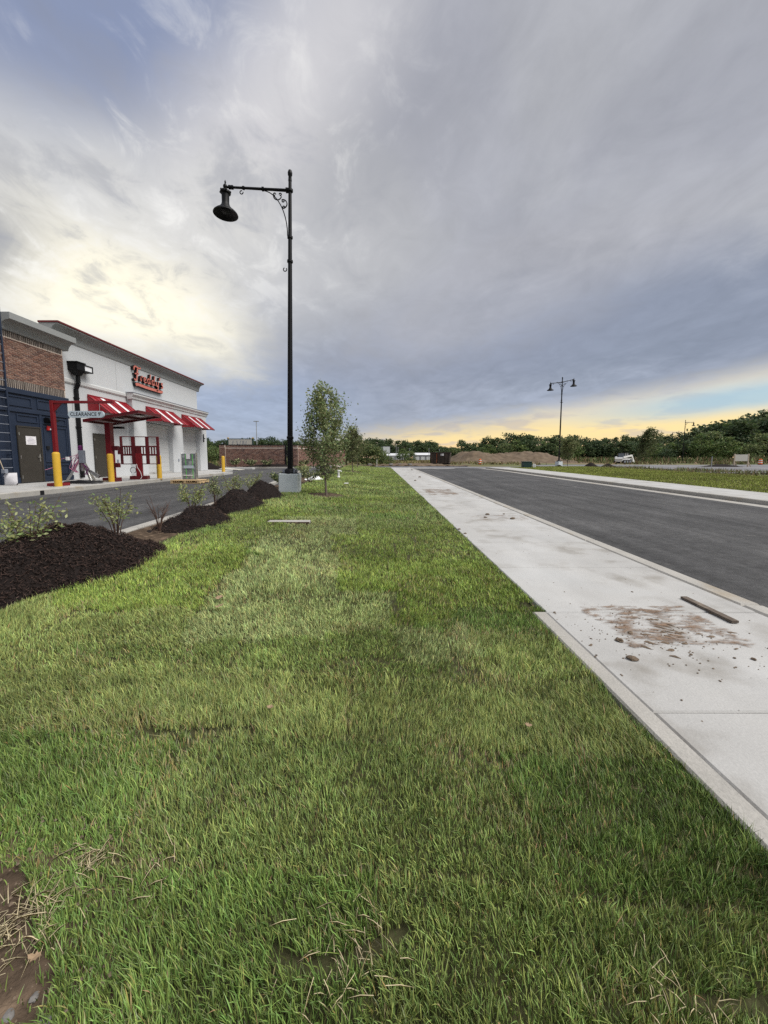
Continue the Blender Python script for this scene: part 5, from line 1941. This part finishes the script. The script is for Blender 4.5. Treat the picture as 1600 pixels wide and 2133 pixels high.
for k in range(7):
    MB().cbox(-16.4 + k * 1.75, -16.4 + k * 1.75 + 1.74, 35.2, 35.4, .35, .70, .02).build('kerb_stone', M_['kerb'], ck)
slabp = tag(empty('loose_slab', (-12.2, 33.6, .55)), 'pale concrete slab piece lying on the lane before the enclosure', 'slab')
MB().cbox(-13.7, -10.9, 33.2, 33.9, .5, .68, .03).build('slab', M_['concrete'], slabp)

# white panel on posts standing behind the enclosure, seen from behind
bp = tag(empty('banner_panel', (-15.6, 42, .6)), 'weathered white banner panel on yellow topped posts behind the enclosure wall', 'banner')
MB().box(-16.4, -13.75, 42.0, 42.05, 2.85, 3.65).build('panel', M_['panel_pale'], bp)
for xx in (-16.5, -13.75):
    ps = MB().box(xx, xx + .12, 41.98, 42.1, .4, 3.72).build('post', M_['util_green'], bp)
    MB().box(xx - .01, xx + .13, 41.97, 42.11, 3.722, 3.82).build('post_cap', M_['yellow'], ps)
MB().box(-16.4, -13.75, 41.97, 41.99, 3.66, 3.71).build('top_rail', M_['util_green'], bp)
for k, (u, w_, tilt) in enumerate(((-15.95, .10, .12), (-15.35, .07, -.1), (-15.12, .07, .1), (-14.85, .07, .1), (-14.62, .07, -.1), (-14.5, .07, .14))):
    MB().bar((u, 41.99, 3.02), (u + tilt, 41.99, 3.46), w_, .01, up=(0, 1, 0)).build('letter_stroke', M_['pole_grey'], bp)
MB().bar((-15.5, 41.99, 3.05), (-15.15, 41.99, 3.05), .01, .06).build('letter_stroke', M_['pole_grey'], bp)

fp = tag(empty('flood_light_pole', (-25.2, 80, .5)), 'thin tall grey light pole behind the brick enclosure', 'light pole')
MB().tube([(-25.2, 80, .3), (-25.2, 80, 9.2)], [.11, .07], 8).build('pole', M_['pole_grey'], fp)
MB().cbox(-25.75, -24.65, 79.9, 80.1, 9.2, 9.36, .02).build('lamp_head', M_['pole_grey'], fp)

# debris at the rear corner of the building
db = tag(empty('tarp_heap', (-14.5, 33.5, .5)), 'heap of soil under a crumpled white tarp behind the building corner', 'debris')
hp = MB().grid(list(np.linspace(-18.5, -12.6, 26)), list(np.linspace(32.2, 34.8, 14)), lambda x, y: .42 + max(0, .85 * math.exp(-((x + 15.6) / 1.7) ** 2 - ((y - 33.5) / .7) ** 2) + .12 * mnoise.noise((x * 3, y * 3, 2))))
hp.build('soil_heap', M_['mulch'], db, True)
tp = MB().grid(list(np.linspace(-18.2, -14.2, 24)), list(np.linspace(33.0, 34.6, 12)), lambda x, y: .52 + max(0, 1.05 * math.exp(-((x + 16.3) / 1.5) ** 2 - ((y - 33.9) / .8) ** 2) + .16 * mnoise.noise((x * 4, y * 4, 7))))
tp.build('tarp', M_['white_plastic'], db)
pb = tag(empty('plywood_sheet', (-12.6, 31.8, .5)), 'pale plywood sheet lying behind the building corner', 'board')
MB().prism([(-13.4, 32.0, .60), (-11.6, 31.6, .52), (-11.4, 32.6, .52), (-13.2, 33.0, .66)], (0, 0, .03)).build('sheet', M_['panel_pale'], pb)

# white sheet, pipe and scraps by the second half of the lawn
ws_ = tag(empty('plastic_sheet', (-3.15, 18.9, zlawn(-3.2, 19))), 'crumpled white plastic sheet at the lawn edge behind the nearest sapling', 'sheet')
sh = MB().grid(list(np.linspace(-3.55, -2.55, 22)), list(np.linspace(18.3, 19.5, 22)),
               lambda x, y: zlawn(-3.2, y) - .06 + max(0, .26 * math.exp(-((x + 3.1) / .32) ** 2 - ((y - 18.9) / .4) ** 2) + .09 * mnoise.noise((x * 8, y * 8, 3)) + .04 * mnoise.noise((x * 20, y * 20, 3))))
sh.build('sheet', M_['white_plastic'], ws_)
pp = tag(empty('standpipe', (-2.05, 20.6, zlawn(-2.05, 20.6))), 'short white standpipe in the lawn behind the nearest sapling', 'pipe')
zb = zlawn(-2.05, 20.6)
MB().lathe([(.06, -.02), (.06, .34), (.075, .345), (.075, .40), (.05, .42), (0, .42)], (-2.05, 20.6, zb), 12).build('pipe', M_['white_plastic'], pp, True)
MB().lathe([(.09, -.02), (.09, .05), (.065, .07)], (-2.05, 20.6, zb), 12).build('collar', M_['white_plastic'], pp)
MB().tube([(-2.05, 20.6, zb + .36), (-1.93, 20.56, zb + .38), (-1.88, 20.55, zb + .32)], .03, 8).build('elbow', M_['white_plastic'], pp)
sc_ = MB().prism([(-1.40, 16.4, zlawn(-1.4, 16.4) + .05), (-1.22, 16.42, zlawn(-1.4, 16.4) + .05), (-1.2, 16.55, zlawn(-1.4, 16.4) + .06), (-1.37, 16.56, zlawn(-1.4, 16.4) + .06)], (0, 0, .01))
tag(sc_.build('paper_scrap', M_['paper']), 'scrap of white paper on the lawn behind the nearest sapling', 'paper')
stk = tag(empty('survey_stake', (.15, 52.6, .5)), 'thin white survey stake by the far end of the lawn', 'stake')
MB().box(.10, .20, 52.55, 52.65, .3, 1.35).build('stake', M_['panel_pale'], stk)


# ------------------------------------------------------------------ across the street
def barrel(x, y, z, hgt, lab):
    t = tag(empty('traffic_barrel', (x, y, z)), lab, 'barrel', 'orange traffic barrels')
    s = hgt
    MB().lathe([(.30 * s, .0), (.30 * s, .08 * s)], (x, y, z), 14).build('rubber_base', M_['machine_dark'], t)
    for k, (a, b, r0, r1) in enumerate(((.08, .32, .27, .26), (.32, .46, .255, .25), (.46, .66, .245, .24), (.66, .80, .235, .23), (.80, .96, .225, .22))):
        MB().lathe([(r0 * s, a * s + .001), (r1 * s, b * s - .001)], (x, y, z), 14).build('band', M_['orange'] if k % 2 == 0 else M_['awning_white'], t, True)
    MB().lathe([(.22 * s, .96 * s), (.08 * s, .99 * s), (.08 * s, 1.03 * s), (0, 1.03 * s)], (x, y, z), 14).build('handle', M_['orange'], t)


barrel(66.0, 64.5, .42, 1.0, 'orange traffic barrel beside the board sign')
barrel(17.6, 63.5, .46, .95, 'orange traffic barrel in front of the earth mound')

ub = tag(empty('utility_box', (16.4, 40.8, zs(40.8))), 'dark green utility box on the far grass strip', 'utility box')
zb = zs(40.8)
MB().cbox(15.95, 16.85, 40.5, 41.2, zb - .05, zb + .62, .03).build('cabinet', M_['util_green'], ub)
MB().cbox(15.92, 16.88, 40.47, 41.23, zb + .622, zb + .70, .02).build('lid', M_['util_green'], ub)
MB().cbox(16.9, 17.0, 40.3, 40.4, zb, zb + .45, .01).build('marker_post', M_['white_plastic'], ub)
MB().cbox(17.05, 17.15, 40.3, 40.4, zb, zb + .42, .01).build('marker_post', M_['white_plastic'], ub)

bd = tag(empty('board_sign', (48.5, 50, .42)), 'blank white board sign on braced wooden posts in the far lot', 'sign')
MB().box(47.75, 49.45, 49.98, 50.03, 1.15, 2.02).build('board', M_['panel_pale'], bd)
for xx in (47.62, 49.46):
    MB().box(xx, xx + .12, 49.95, 50.07, .35, 2.12).build('post', M_['pale_wood'], bd)
    MB().bar((xx + .06, 50.05, 1.1), (xx + .95, 50.5, .42), .09, .06).build('brace', M_['pale_wood'], bd)

st = tag(empty('marker_stake', (42.0, 47, .42)), 'slim grey stake standing in the far parking lot', 'stake')
MB().box(41.98, 42.04, 46.97, 47.03, .3, 1.75).build('stake', M_['pole_grey'], st)
for lab, cx, cy, lx, ly, hh, sd in (('dark soil pile on the far lot beyond the grass strip', 24.2, 42.3, 1.0, .7, .62, 21), ('second dark soil pile beside the first on the far lot', 26.5, 42.8, 1.1, .7, .5, 22), ('long low soil strip in the far lot', 45.0, 49.0, 3.2, .8, .35, 23),
                                    ('dark soil pile close to the utility box', 20.8, 42.6, .9, .5, .35, 24)):
    t = tag(empty('soil_pile', (cx, cy, .4)), lab, 'soil', 'soil piles across the street')
    mb = MB().grid(list(np.linspace(cx - lx * 1.4, cx + lx * 1.4, 26)), list(np.linspace(cy - ly * 1.4, cy + ly * 1.4, 18)),
                   lambda x, y: .30 + max(0, (hh + .1) * math.exp(-((x - cx) / lx) ** 2 * 1.6 - ((y - cy) / ly) ** 2 * 1.6) + .09 * mnoise.noise((x * 3, y * 3, sd))))
    mb.build('mound', M_['mulch'], t, True)

# skid steer loader
sk = tag(empty('skid_steer', (50, 76, .48), R(28)), 'white compact skid steer loader with dark cab at the wood edge', 'loader')
q = dict(parent=sk, world_coords=False)
MB().prism([(-1.55, -.75, .35), (1.0, -.75, .35), (1.1, -.75, .7), (.9, -.75, .95), (-1.2, -.75, 1.25), (-1.6, -.75, 1.0)], (0, 1.5, 0)).build('body', M_['machine_white'], **q)
for yy in (-.95, .62):
    tk = []
    for i in range(20):
        t = 2 * math.pi * i / 20
        tk.append((-.2 + (1.0 * (1 if math.cos(t) > 0 else -1) + .38 * math.cos(t)), yy, .38 + .38 * math.sin(t)))
    o = MB().prism(tk, (0, .34, 0)).build('track', M_['machine_dark'], **q)
    for xx in (-1.1, -.2, .7):
        MB().tube([(xx, yy - .02, .38), (xx, yy + .36, .38)], .22, 12).build('roller', M_['grey_box'], o, False, False)
cabp = [(-.85, -.62, 1.0), (.75, -.62, .95), (.62, -.62, 2.02), (-.75, -.62, 2.08)]
cb_ = MB().prism(cabp, (0, 1.24, 0)).build('cab', M_['cab_glass'], **q)
for a, b in (((-.85, 1.0), (-.75, 2.08)), ((.75, .95), (.62, 2.02)), ((-.1, 1.0), (-.1, 2.05))):
    for yy in (-.64, .64):
        MB().bar((a[0], yy, a[1]), (b[0], yy, b[1]), .09, .06).build('pillar', M_['machine_dark'], cb_, False, False)
MB().box(-.85, .72, -.68, .68, 2.08, 2.16).build('cab_roof', M_['machine_dark'], cb_, False, False)
for yy in (-.88, .70):
    o = MB().prism([(-1.5, yy, 1.05), (-1.35, yy, 1.4), (.4, yy, 1.62), (1.5, yy, 1.78), (2.05, yy, .95), (1.8, yy, .85), (1.35, yy, 1.42), (.3, yy, 1.3)], (0, .18, 0)).build('lift_arm', M_['machine_white'], **q)
MB().prism([(1.75, -.9, .25), (2.5, -.9, .22), (2.35, -.9, .55), (1.95, -.9, 1.05), (1.75, -.9, 1.0)], (0, 1.8, 0)).build('bucket', M_['machine_white'], **q)

# roll-off container at the end of the street
du = tag(empty('roll_off_container', (11.3, 65, .46), R(-16)), 'dark brown roll-off container at the end of the street', 'container')
q = dict(parent=du, world_coords=False)
MB().add([(-1.65, -1.1, .2), (1.45, -1.1, .2), (1.6, -1.15, 2.0), (-1.75, -1.15, 2.0), (-1.65, 1.1, .2), (1.45, 1.1, .2), (1.6, 1.15, 2.0), (-1.75, 1.15, 2.0)],
         [(0, 1, 2, 3), (5, 4, 7, 6), (1, 5, 6, 2), (4, 0, 3, 7), (0, 4, 5, 1)]).build('body', M_['dumpster'], **q)
for x in np.linspace(-1.5, 1.35, 6):
    MB().bar((x, -1.16, .2), (x * 1.05, -1.2, 2.0), .09, .08).build('rib', M_['dumpster'], **q)
for a in ((-1.8, 1.65, -1.22, -1.12), (-1.8, 1.65, 1.12, 1.22)):
    MB().box(a[0], a[1], a[2], a[3], 1.98, 2.09).build('top_rail', M_['dumpster'], **q)
MB().box(-1.8, -1.72, -1.12, 1.12, .2, 2.05).build('door', M_['dumpster'], **q)
for yy in (-.6, .5):
    MB().box(-1.7, 1.5, yy, yy + .12, .02, .2).build('skid', M_['machine_dark'], **q)
MB().box(.05, .55, -1.225, -1.215, 1.5, 1.85).build('sticker', M_['paper'], **q)
MB().bar((-.62, -1.24, .3), (-.62, -1.24, 1.9), .04, .02).build('stripe', M_['orange'], **q)
rub = MB().grid(list(np.linspace(-1.6, 1.5, 14)), list(np.linspace(-1.1, 1.1, 10)), lambda x, y: 1.9 + .25 * mnoise.noise((x * 2, y * 2, 5)) + .12 * math.exp(-x * x))
rub.build('rubble_load', M_['dirt'], **q)

# earth mound
mo = MB()


def zmound(x, y):
    e = sstep(17.5, 24, x) * (1 - sstep(38, 52, x)) * sstep(84, 92, y) * (1 - sstep(101, 112, y))
    h_ = 2.35 + .4 * math.sin(x * .35) + .9 * mnoise.noise((x * .25, y * .25, 1))
    return .42 + max(0, e * h_ + .35 * e ** .5 * mnoise.noise((x * .9, y * .9, 2)) + .15 * e ** .5 * mnoise.noise((x * 2.5, y * 2.5, 2))) - .05 * (e <= 0)


mo.grid(list(np.linspace(16, 54, 110)), list(np.linspace(83, 113, 60)), zmound)
tag(mo.build('earth_mound', M_['dirt'], smooth=True), 'long brown earth mound beyond the cross street', 'mound')
mo2 = MB().grid(list(np.linspace(-3, 14, 60)), list(np.linspace(54, 60, 24)), lambda x, y: .40 + max(0, .35 * math.exp(-((x - 5.5) / 5) ** 4 - ((y - 57) / 2) ** 2) + .2 * mnoise.noise((x * 1.5, y * 1.5, 5))))
tag(mo2.build('rubble_strip', M_['dirt'], smooth=True), 'low strip of dug up earth at the end of the street', 'rubble')
for k, (x, y, lab) in enumerate(((2.2, 55.0, 'pale broken concrete lump on the dug up earth'), (3.6, 55.6, 'second pale concrete lump on the dug up earth'), (5.0, 55.2, 'third pale concrete lump on the dug up earth'), (-.9, 55.4, 'rock at the shrubs beyond the cross street'))):
    tag(pebble(x, y, .48, .30, 300 + k, None).build('rock', M_['stone']), lab, 'rock', 'rocks beyond the cross street')

# far sheds, billboard and poles
for k, (x0, x1, y, z1, lab) in enumerate(((3.5, 18.5, 210, 4.4, 'long low white storage shed nearest the lawn axis, far away'), (21, 45, 205, 4.6, 'long white storage shed behind the roll-off container'))):
    t = tag(empty('storage_shed', ((x0 + x1) / 2, y, .4)), lab, 'building', 'far storage sheds')
    MB().box(x0, x1, y, y + 8, .3, z1 - 1.3).build('wall', M_['far_grey'] if k else M_['far_white'], t)
    MB().prism([(x0 - .3, y - .4, z1 - 1.28), (x0 - .3, y + 4, z1), (x0 - .3, y + 8.4, z1 - 1.28)], (x1 - x0 + .6, 0, 0)).build('roof', M_['far_white'], t)
    nd = int((x1 - x0) / 3)
    for i in range(nd):
        MB().box(x0 + .6 + i * 3, x0 + 2.6 + i * 3, y - .06, y - .01, .35, 2.5).build('door', M_['far_white'] if k else M_['far_grey'], t)
bb = tag(empty('billboard', (5.0, 190, .4)), 'small grey billboard on posts far behind the lawn', 'billboard')
MB().box(3.6, 7.0, 190, 190.2, 4.0, 7.3).build('panel', M_['far_white'], bb)
MB().box(3.4, 7.2, 190.21, 190.5, 3.8, 7.5).build('frame', M_['far_grey'], bb)
for xx in (4.2, 6.3):
    MB().box(xx, xx + .25, 190.1, 190.35, .3, 3.8).build('post', M_['far_grey'], bb)
for k, (px, top, Y) in enumerate(((825, 925, 200), (795, 931, 190), (829, 932, 210), (893, 934, 200), (915, 935, 215), (853, 934, 190))):
    x = (px - 783) / 780 * Y
    t = tag(empty('utility_pole', (x, Y, .4)), ['tallest pale pole left of the far sheds', 'pale pole beside the billboard', 'short pale pole just right of the tallest one', 'pale pole behind the roll-off container', 'pale pole above the container edge', 'pale pole between the two far sheds'][k], 'pole', 'far utility poles')
    h_ = (955 - top) / 780 * Y + 1.5
    MB().tube([(x, Y, .3), (x, Y, h_)], [.16, .10], 6).build('pole', M_['pole_grey'], t)
    MB().box(x - .6, x + .6, Y - .05, Y + .05, h_ - .3, h_ - .2).build('lamp_arm', M_['pole_grey'], t)


# ------------------------------------------------------------------ woods
def wood_tree(seed, hgt, rad, base, light, low=.18, nclump=34, per=34, size=.62):
    """prototype: trunk with limbs and a crown of leaf clumps with gaps"""
    r2 = np.random.default_rng(seed)
    t = empty('broadleaf_tree', (0, 0, 0))
    tr = MB()
    tr.tube([(0, 0, -.3), (.1, 0, hgt * .3), (.05, .1, hgt * .6), (0, 0, hgt * .9)], [.022 * hgt, .016 * hgt, .010 * hgt, .003 * hgt], 7)
    P = []
    for i in range(nclump):
        f = low + (1 - low) * r2.beta(1.6, 1.35)
        env = rad * (math.sin(math.pi * min(.97, max(.10, (f - low) / (1 - low) * .80 + .16)))) ** .7
        az = r2.uniform(0, 2 * np.pi)
        rr = env * r2.uniform(.45, 1.05)
        c = np.array([rr * math.cos(az), rr * math.sin(az), hgt * f])
        if i < 16:
            tr.tube([(0, 0, max(.1, hgt * (f - .18))), (c[0] * .6, c[1] * .6, hgt * (f - .06)), tuple(c)], [.008 * hgt, .004 * hgt, .001 * hgt], 5, False)
        cr = rad * r2.uniform(.20, .38)
        P.append(c + r2.normal(0, 1, (per, 3)) * np.array([cr, cr, cr * .7]) * .62)
    tr.build('trunk', M_['bark_dark'], t, False, False)
    P = np.concatenate(P)
    P[:, 2] = np.clip(P[:, 2], hgt * low * .3, hgt * 1.02)
    leaf_mesh(P, size, leaf_cols(len(P), r2, base, .38, light), r2, t, 'crown', .8, .0)
    return t


protos = [wood_tree(81, 10, 3.6, (0.052, 0.084, 0.035), (0.105, 0.140, 0.056)), wood_tree(82, 10, 3.0, (0.063, 0.095, 0.038), (0.119, 0.154, 0.060)), wood_tree(83, 10, 4.2, (0.045, 0.074, 0.033), (0.088, 0.119, 0.049), .12, 42),
          wood_tree(84, 10, 3.4, (0.096, 0.144, 0.045), (0.193, 0.245, 0.079), .08, 38), wood_tree(85, 10, 2.6, (0.070, 0.102, 0.042), (0.131, 0.166, 0.070)), wood_tree(86, 10, 4.6, (0.105, 0.140, 0.052), (0.210, 0.245, 0.096), .04, 44)]
used = set()


def plant(k, x, y, z, s, label, group, rz=None, sx=1.0):
    p = protos[k]
    o = p if k not in used else copy_tree(p)
    used.add(k)
    o.location = (x, y, z)
    o.rotation_euler = (0, 0, random.uniform(0, 6.28) if rz is None else rz)
    o.scale = (s * sx, s * sx, s)
    tag(o, label, 'tree', group)
    return o


def skyline(px, pts):
    return float(np.interp(px, [p[0] for p in pts], [p[1] for p in pts]))


# dark wood on the right, rising towards the frame edge
RS = [(930, 930), (1000, 916), (1100, 904), (1180, 914), (1260, 912), (1330, 914), (1400, 912), (1450, 896), (1500, 882), (1550, 868), (1600, 858), (1760, 845)]
rt = random.Random(9)


def where(p):
    for lim, w in ((1010, 'in the wood behind the earth mound start'), (1100, 'in the wood behind the earth mound middle'), (1180, 'of the wood around the double street lamp'), (1270, 'of the wood between double lamp and skid steer'),
                   (1375, 'of the wood behind the windblown tree'), (1450, 'of the wood behind the two distant lamps'), (1530, 'of the tall wood behind the board sign'), (9999, 'of the tall wood at the frame edge')):
        if p < lim:
            return w


def where_far(p):
    for lim, w in ((460, 'behind the building corner'), (610, 'behind the brick enclosure'), (760, 'behind the young lawn trees'), (860, 'behind the billboard and nearer shed'), (9999, 'behind the roll-off container')):
        if p < lim:
            return w


px = 925
while px < 1760:
    for row in range(2):
        Y = {0: 132, 1: 146}[row] + rt.uniform(-4, 4)
        p_ = px + rt.uniform(-9, 9)
        top = skyline(p_, RS) + rt.uniform(-6, 7) + (12 if row == 0 else 0)
        h_ = (955 - top) / 780 * Y + 1.1
        k = rt.choice([0, 1, 2, 4]) if row else rt.choice([0, 3, 1, 2, 5])
        if h_ > 2.2:
            plant(k, (p_ - 783) / 780 * Y, Y, .4, h_ / 10, ('dark broadleaf tree ' if k in (0, 1, 2, 4) else 'lighter green broadleaf tree ') + where(p_) + (', front row' if row == 0 else ', back'), 'trees of the wood across the street', None, 1.0 if h_ > 8 else 1.25)
    px += 13
# bright green trees standing forward of it
for k_, (px, Y, top, w, lab) in enumerate(((1505, 118, 912, 1.3, 'bright green rounded tree in front of the dark wood near the board sign'), (1560, 116, 925, 1.2, 'second bright green tree in front of the dark wood, by the frame edge'), (1455, 122, 906, .95, 'tall light green tree just right of the distant lamps'),
                                           (1590, 120, 905, 1.2, 'light green tree at the frame edge in front of the wood'))):
    plant(3 if k_ % 2 == 0 else 5, (px - 783) / 780 * Y, Y, .3, ((955 - top) / 780 * Y + 1.2) / 10, lab, 'trees at the wood edge', None, w)
# far rise ahead and to the left
LS = [(380, 912), (425, 909), (470, 917), (520, 914), (560, 911), (600, 915), (660, 918), (720, 916), (770, 912), (800, 917), (850, 914), (880, 916), (915, 922), (945, 930)]
px = 330
while px < 950:
    for row in range(2):
        Y = {0: 245, 1: 268}[row] + rt.uniform(-6, 6)
        p_ = px + rt.uniform(-8, 8)
        x = (p_ - 783) / 780 * Y
        zg = zground(x, Y)
        top = skyline(p_, LS) + rt.uniform(-3, 5) + (9 if row == 0 else 2)
        h_ = (955 - top) / 780 * Y + 1.5 - zg
        if h_ > 3:
            k = rt.choice([0, 1, 2, 4])
            plant(k, x, Y, zg, h_ / 10, 'dark tree on the far wooded rise ' + where_far(p_) + (', front row' if row == 0 else ', back row'), 'trees of the far wooded rise', None, 1.15)
    px += 11
# brush: light bushes in front of the woods
for k_, (px, Y, top, lab) in enumerate(((432, 62, 932, 'light green bush just behind the building corner'), (448, 64, 930, 'taller light green bush left of the brick enclosure'), (462, 66, 934, 'light green bush against the enclosure corner'), (415, 66, 930, 'bush hidden partly by the building corner'),
                                        (765, 58, 926, 'green bush directly beyond the end of the lawn'), (748, 60, 930, 'green bush behind the farthest sapling'), (783, 59, 932, 'low green bush right of the lawn end'), (798, 60, 944, 'small dark bush by the survey stake'), (812, 61, 952, 'lowest dark bush near the rubble'),
                                        (838, 120, 936, 'light green round bush before the far sheds'), (856, 122, 940, 'darker round bush before the far sheds'), (722, 62, 934, 'green bush behind the second sapling'), (1385, 112, 935, 'round dark bush left of the distant lamps'), (1360, 118, 925, 'dark bush right of the windblown tree'))):
    h_ = (955 - top) / 780 * Y + 1.05
    plant([5, 3, 5, 3][k_ % 4] if k_ != 12 else 2, (px - 783) / 780 * Y, Y, .42, h_ / 10, lab, 'bushes beyond the street', None, 1.35)


# weeds at the edge of the far grass strip and at the foot of the woods
def weeds(label, xa, xb, ya, yb, n, hgt, w, base, seed, zf=None):
    x, y = rng.uniform(xa, xb, n), rng.uniform(ya, yb, n)
    k = vnoise(x, y, .45, seed) > .42
    x, y = x[k], y[k]
    z = np.full(len(x), .40) if zf is None else zf(x, y)
    c = np.array(base)[None] * rng.uniform(.5, 1.5, len(x))[:, None]
    dry = rng.uniform(0, 1, len(x)) < .35
    c[dry] = np.array([.20, .14, .08]) * rng.uniform(.7, 1.2, dry.sum())[:, None]
    V, Q, T, Cc = blades(x, y, z, hgt * rng.uniform(.4, 1.3, len(x)), w * rng.uniform(.6, 1.4, len(x)), c, 1, .5)
    tag(fast_mesh('weeds', V, [T], M_['grass'], Cc), label, 'weeds', kind='stuff')


weeds('ragged weeds along the far edge of the grass strip across the street', 23.5, 30, 20, 42, 5000, .34, .06, (.14, .16, .06), 3, lambda x, y: .35 + .004 * (y - 18))
weeds('tall grass at the foot of the wood across the street', 20, 150, 100, 128, 16000, 1.5, .45, (.09, .12, .04), 5)
weeds('rough grass between the cross street and the wood', 45, 130, 68, 100, 9000, .6, .3, (.12, .13, .05), 6)
weeds('rough grass beyond the brick enclosure', -40, -12, 44, 75, 7000, .8, .2, (.11, .14, .045), 8)
weeds('rough grass before the far sheds', -6, 30, 62, 180, 9000, .6, .3, (.16, .15, .06), 9)
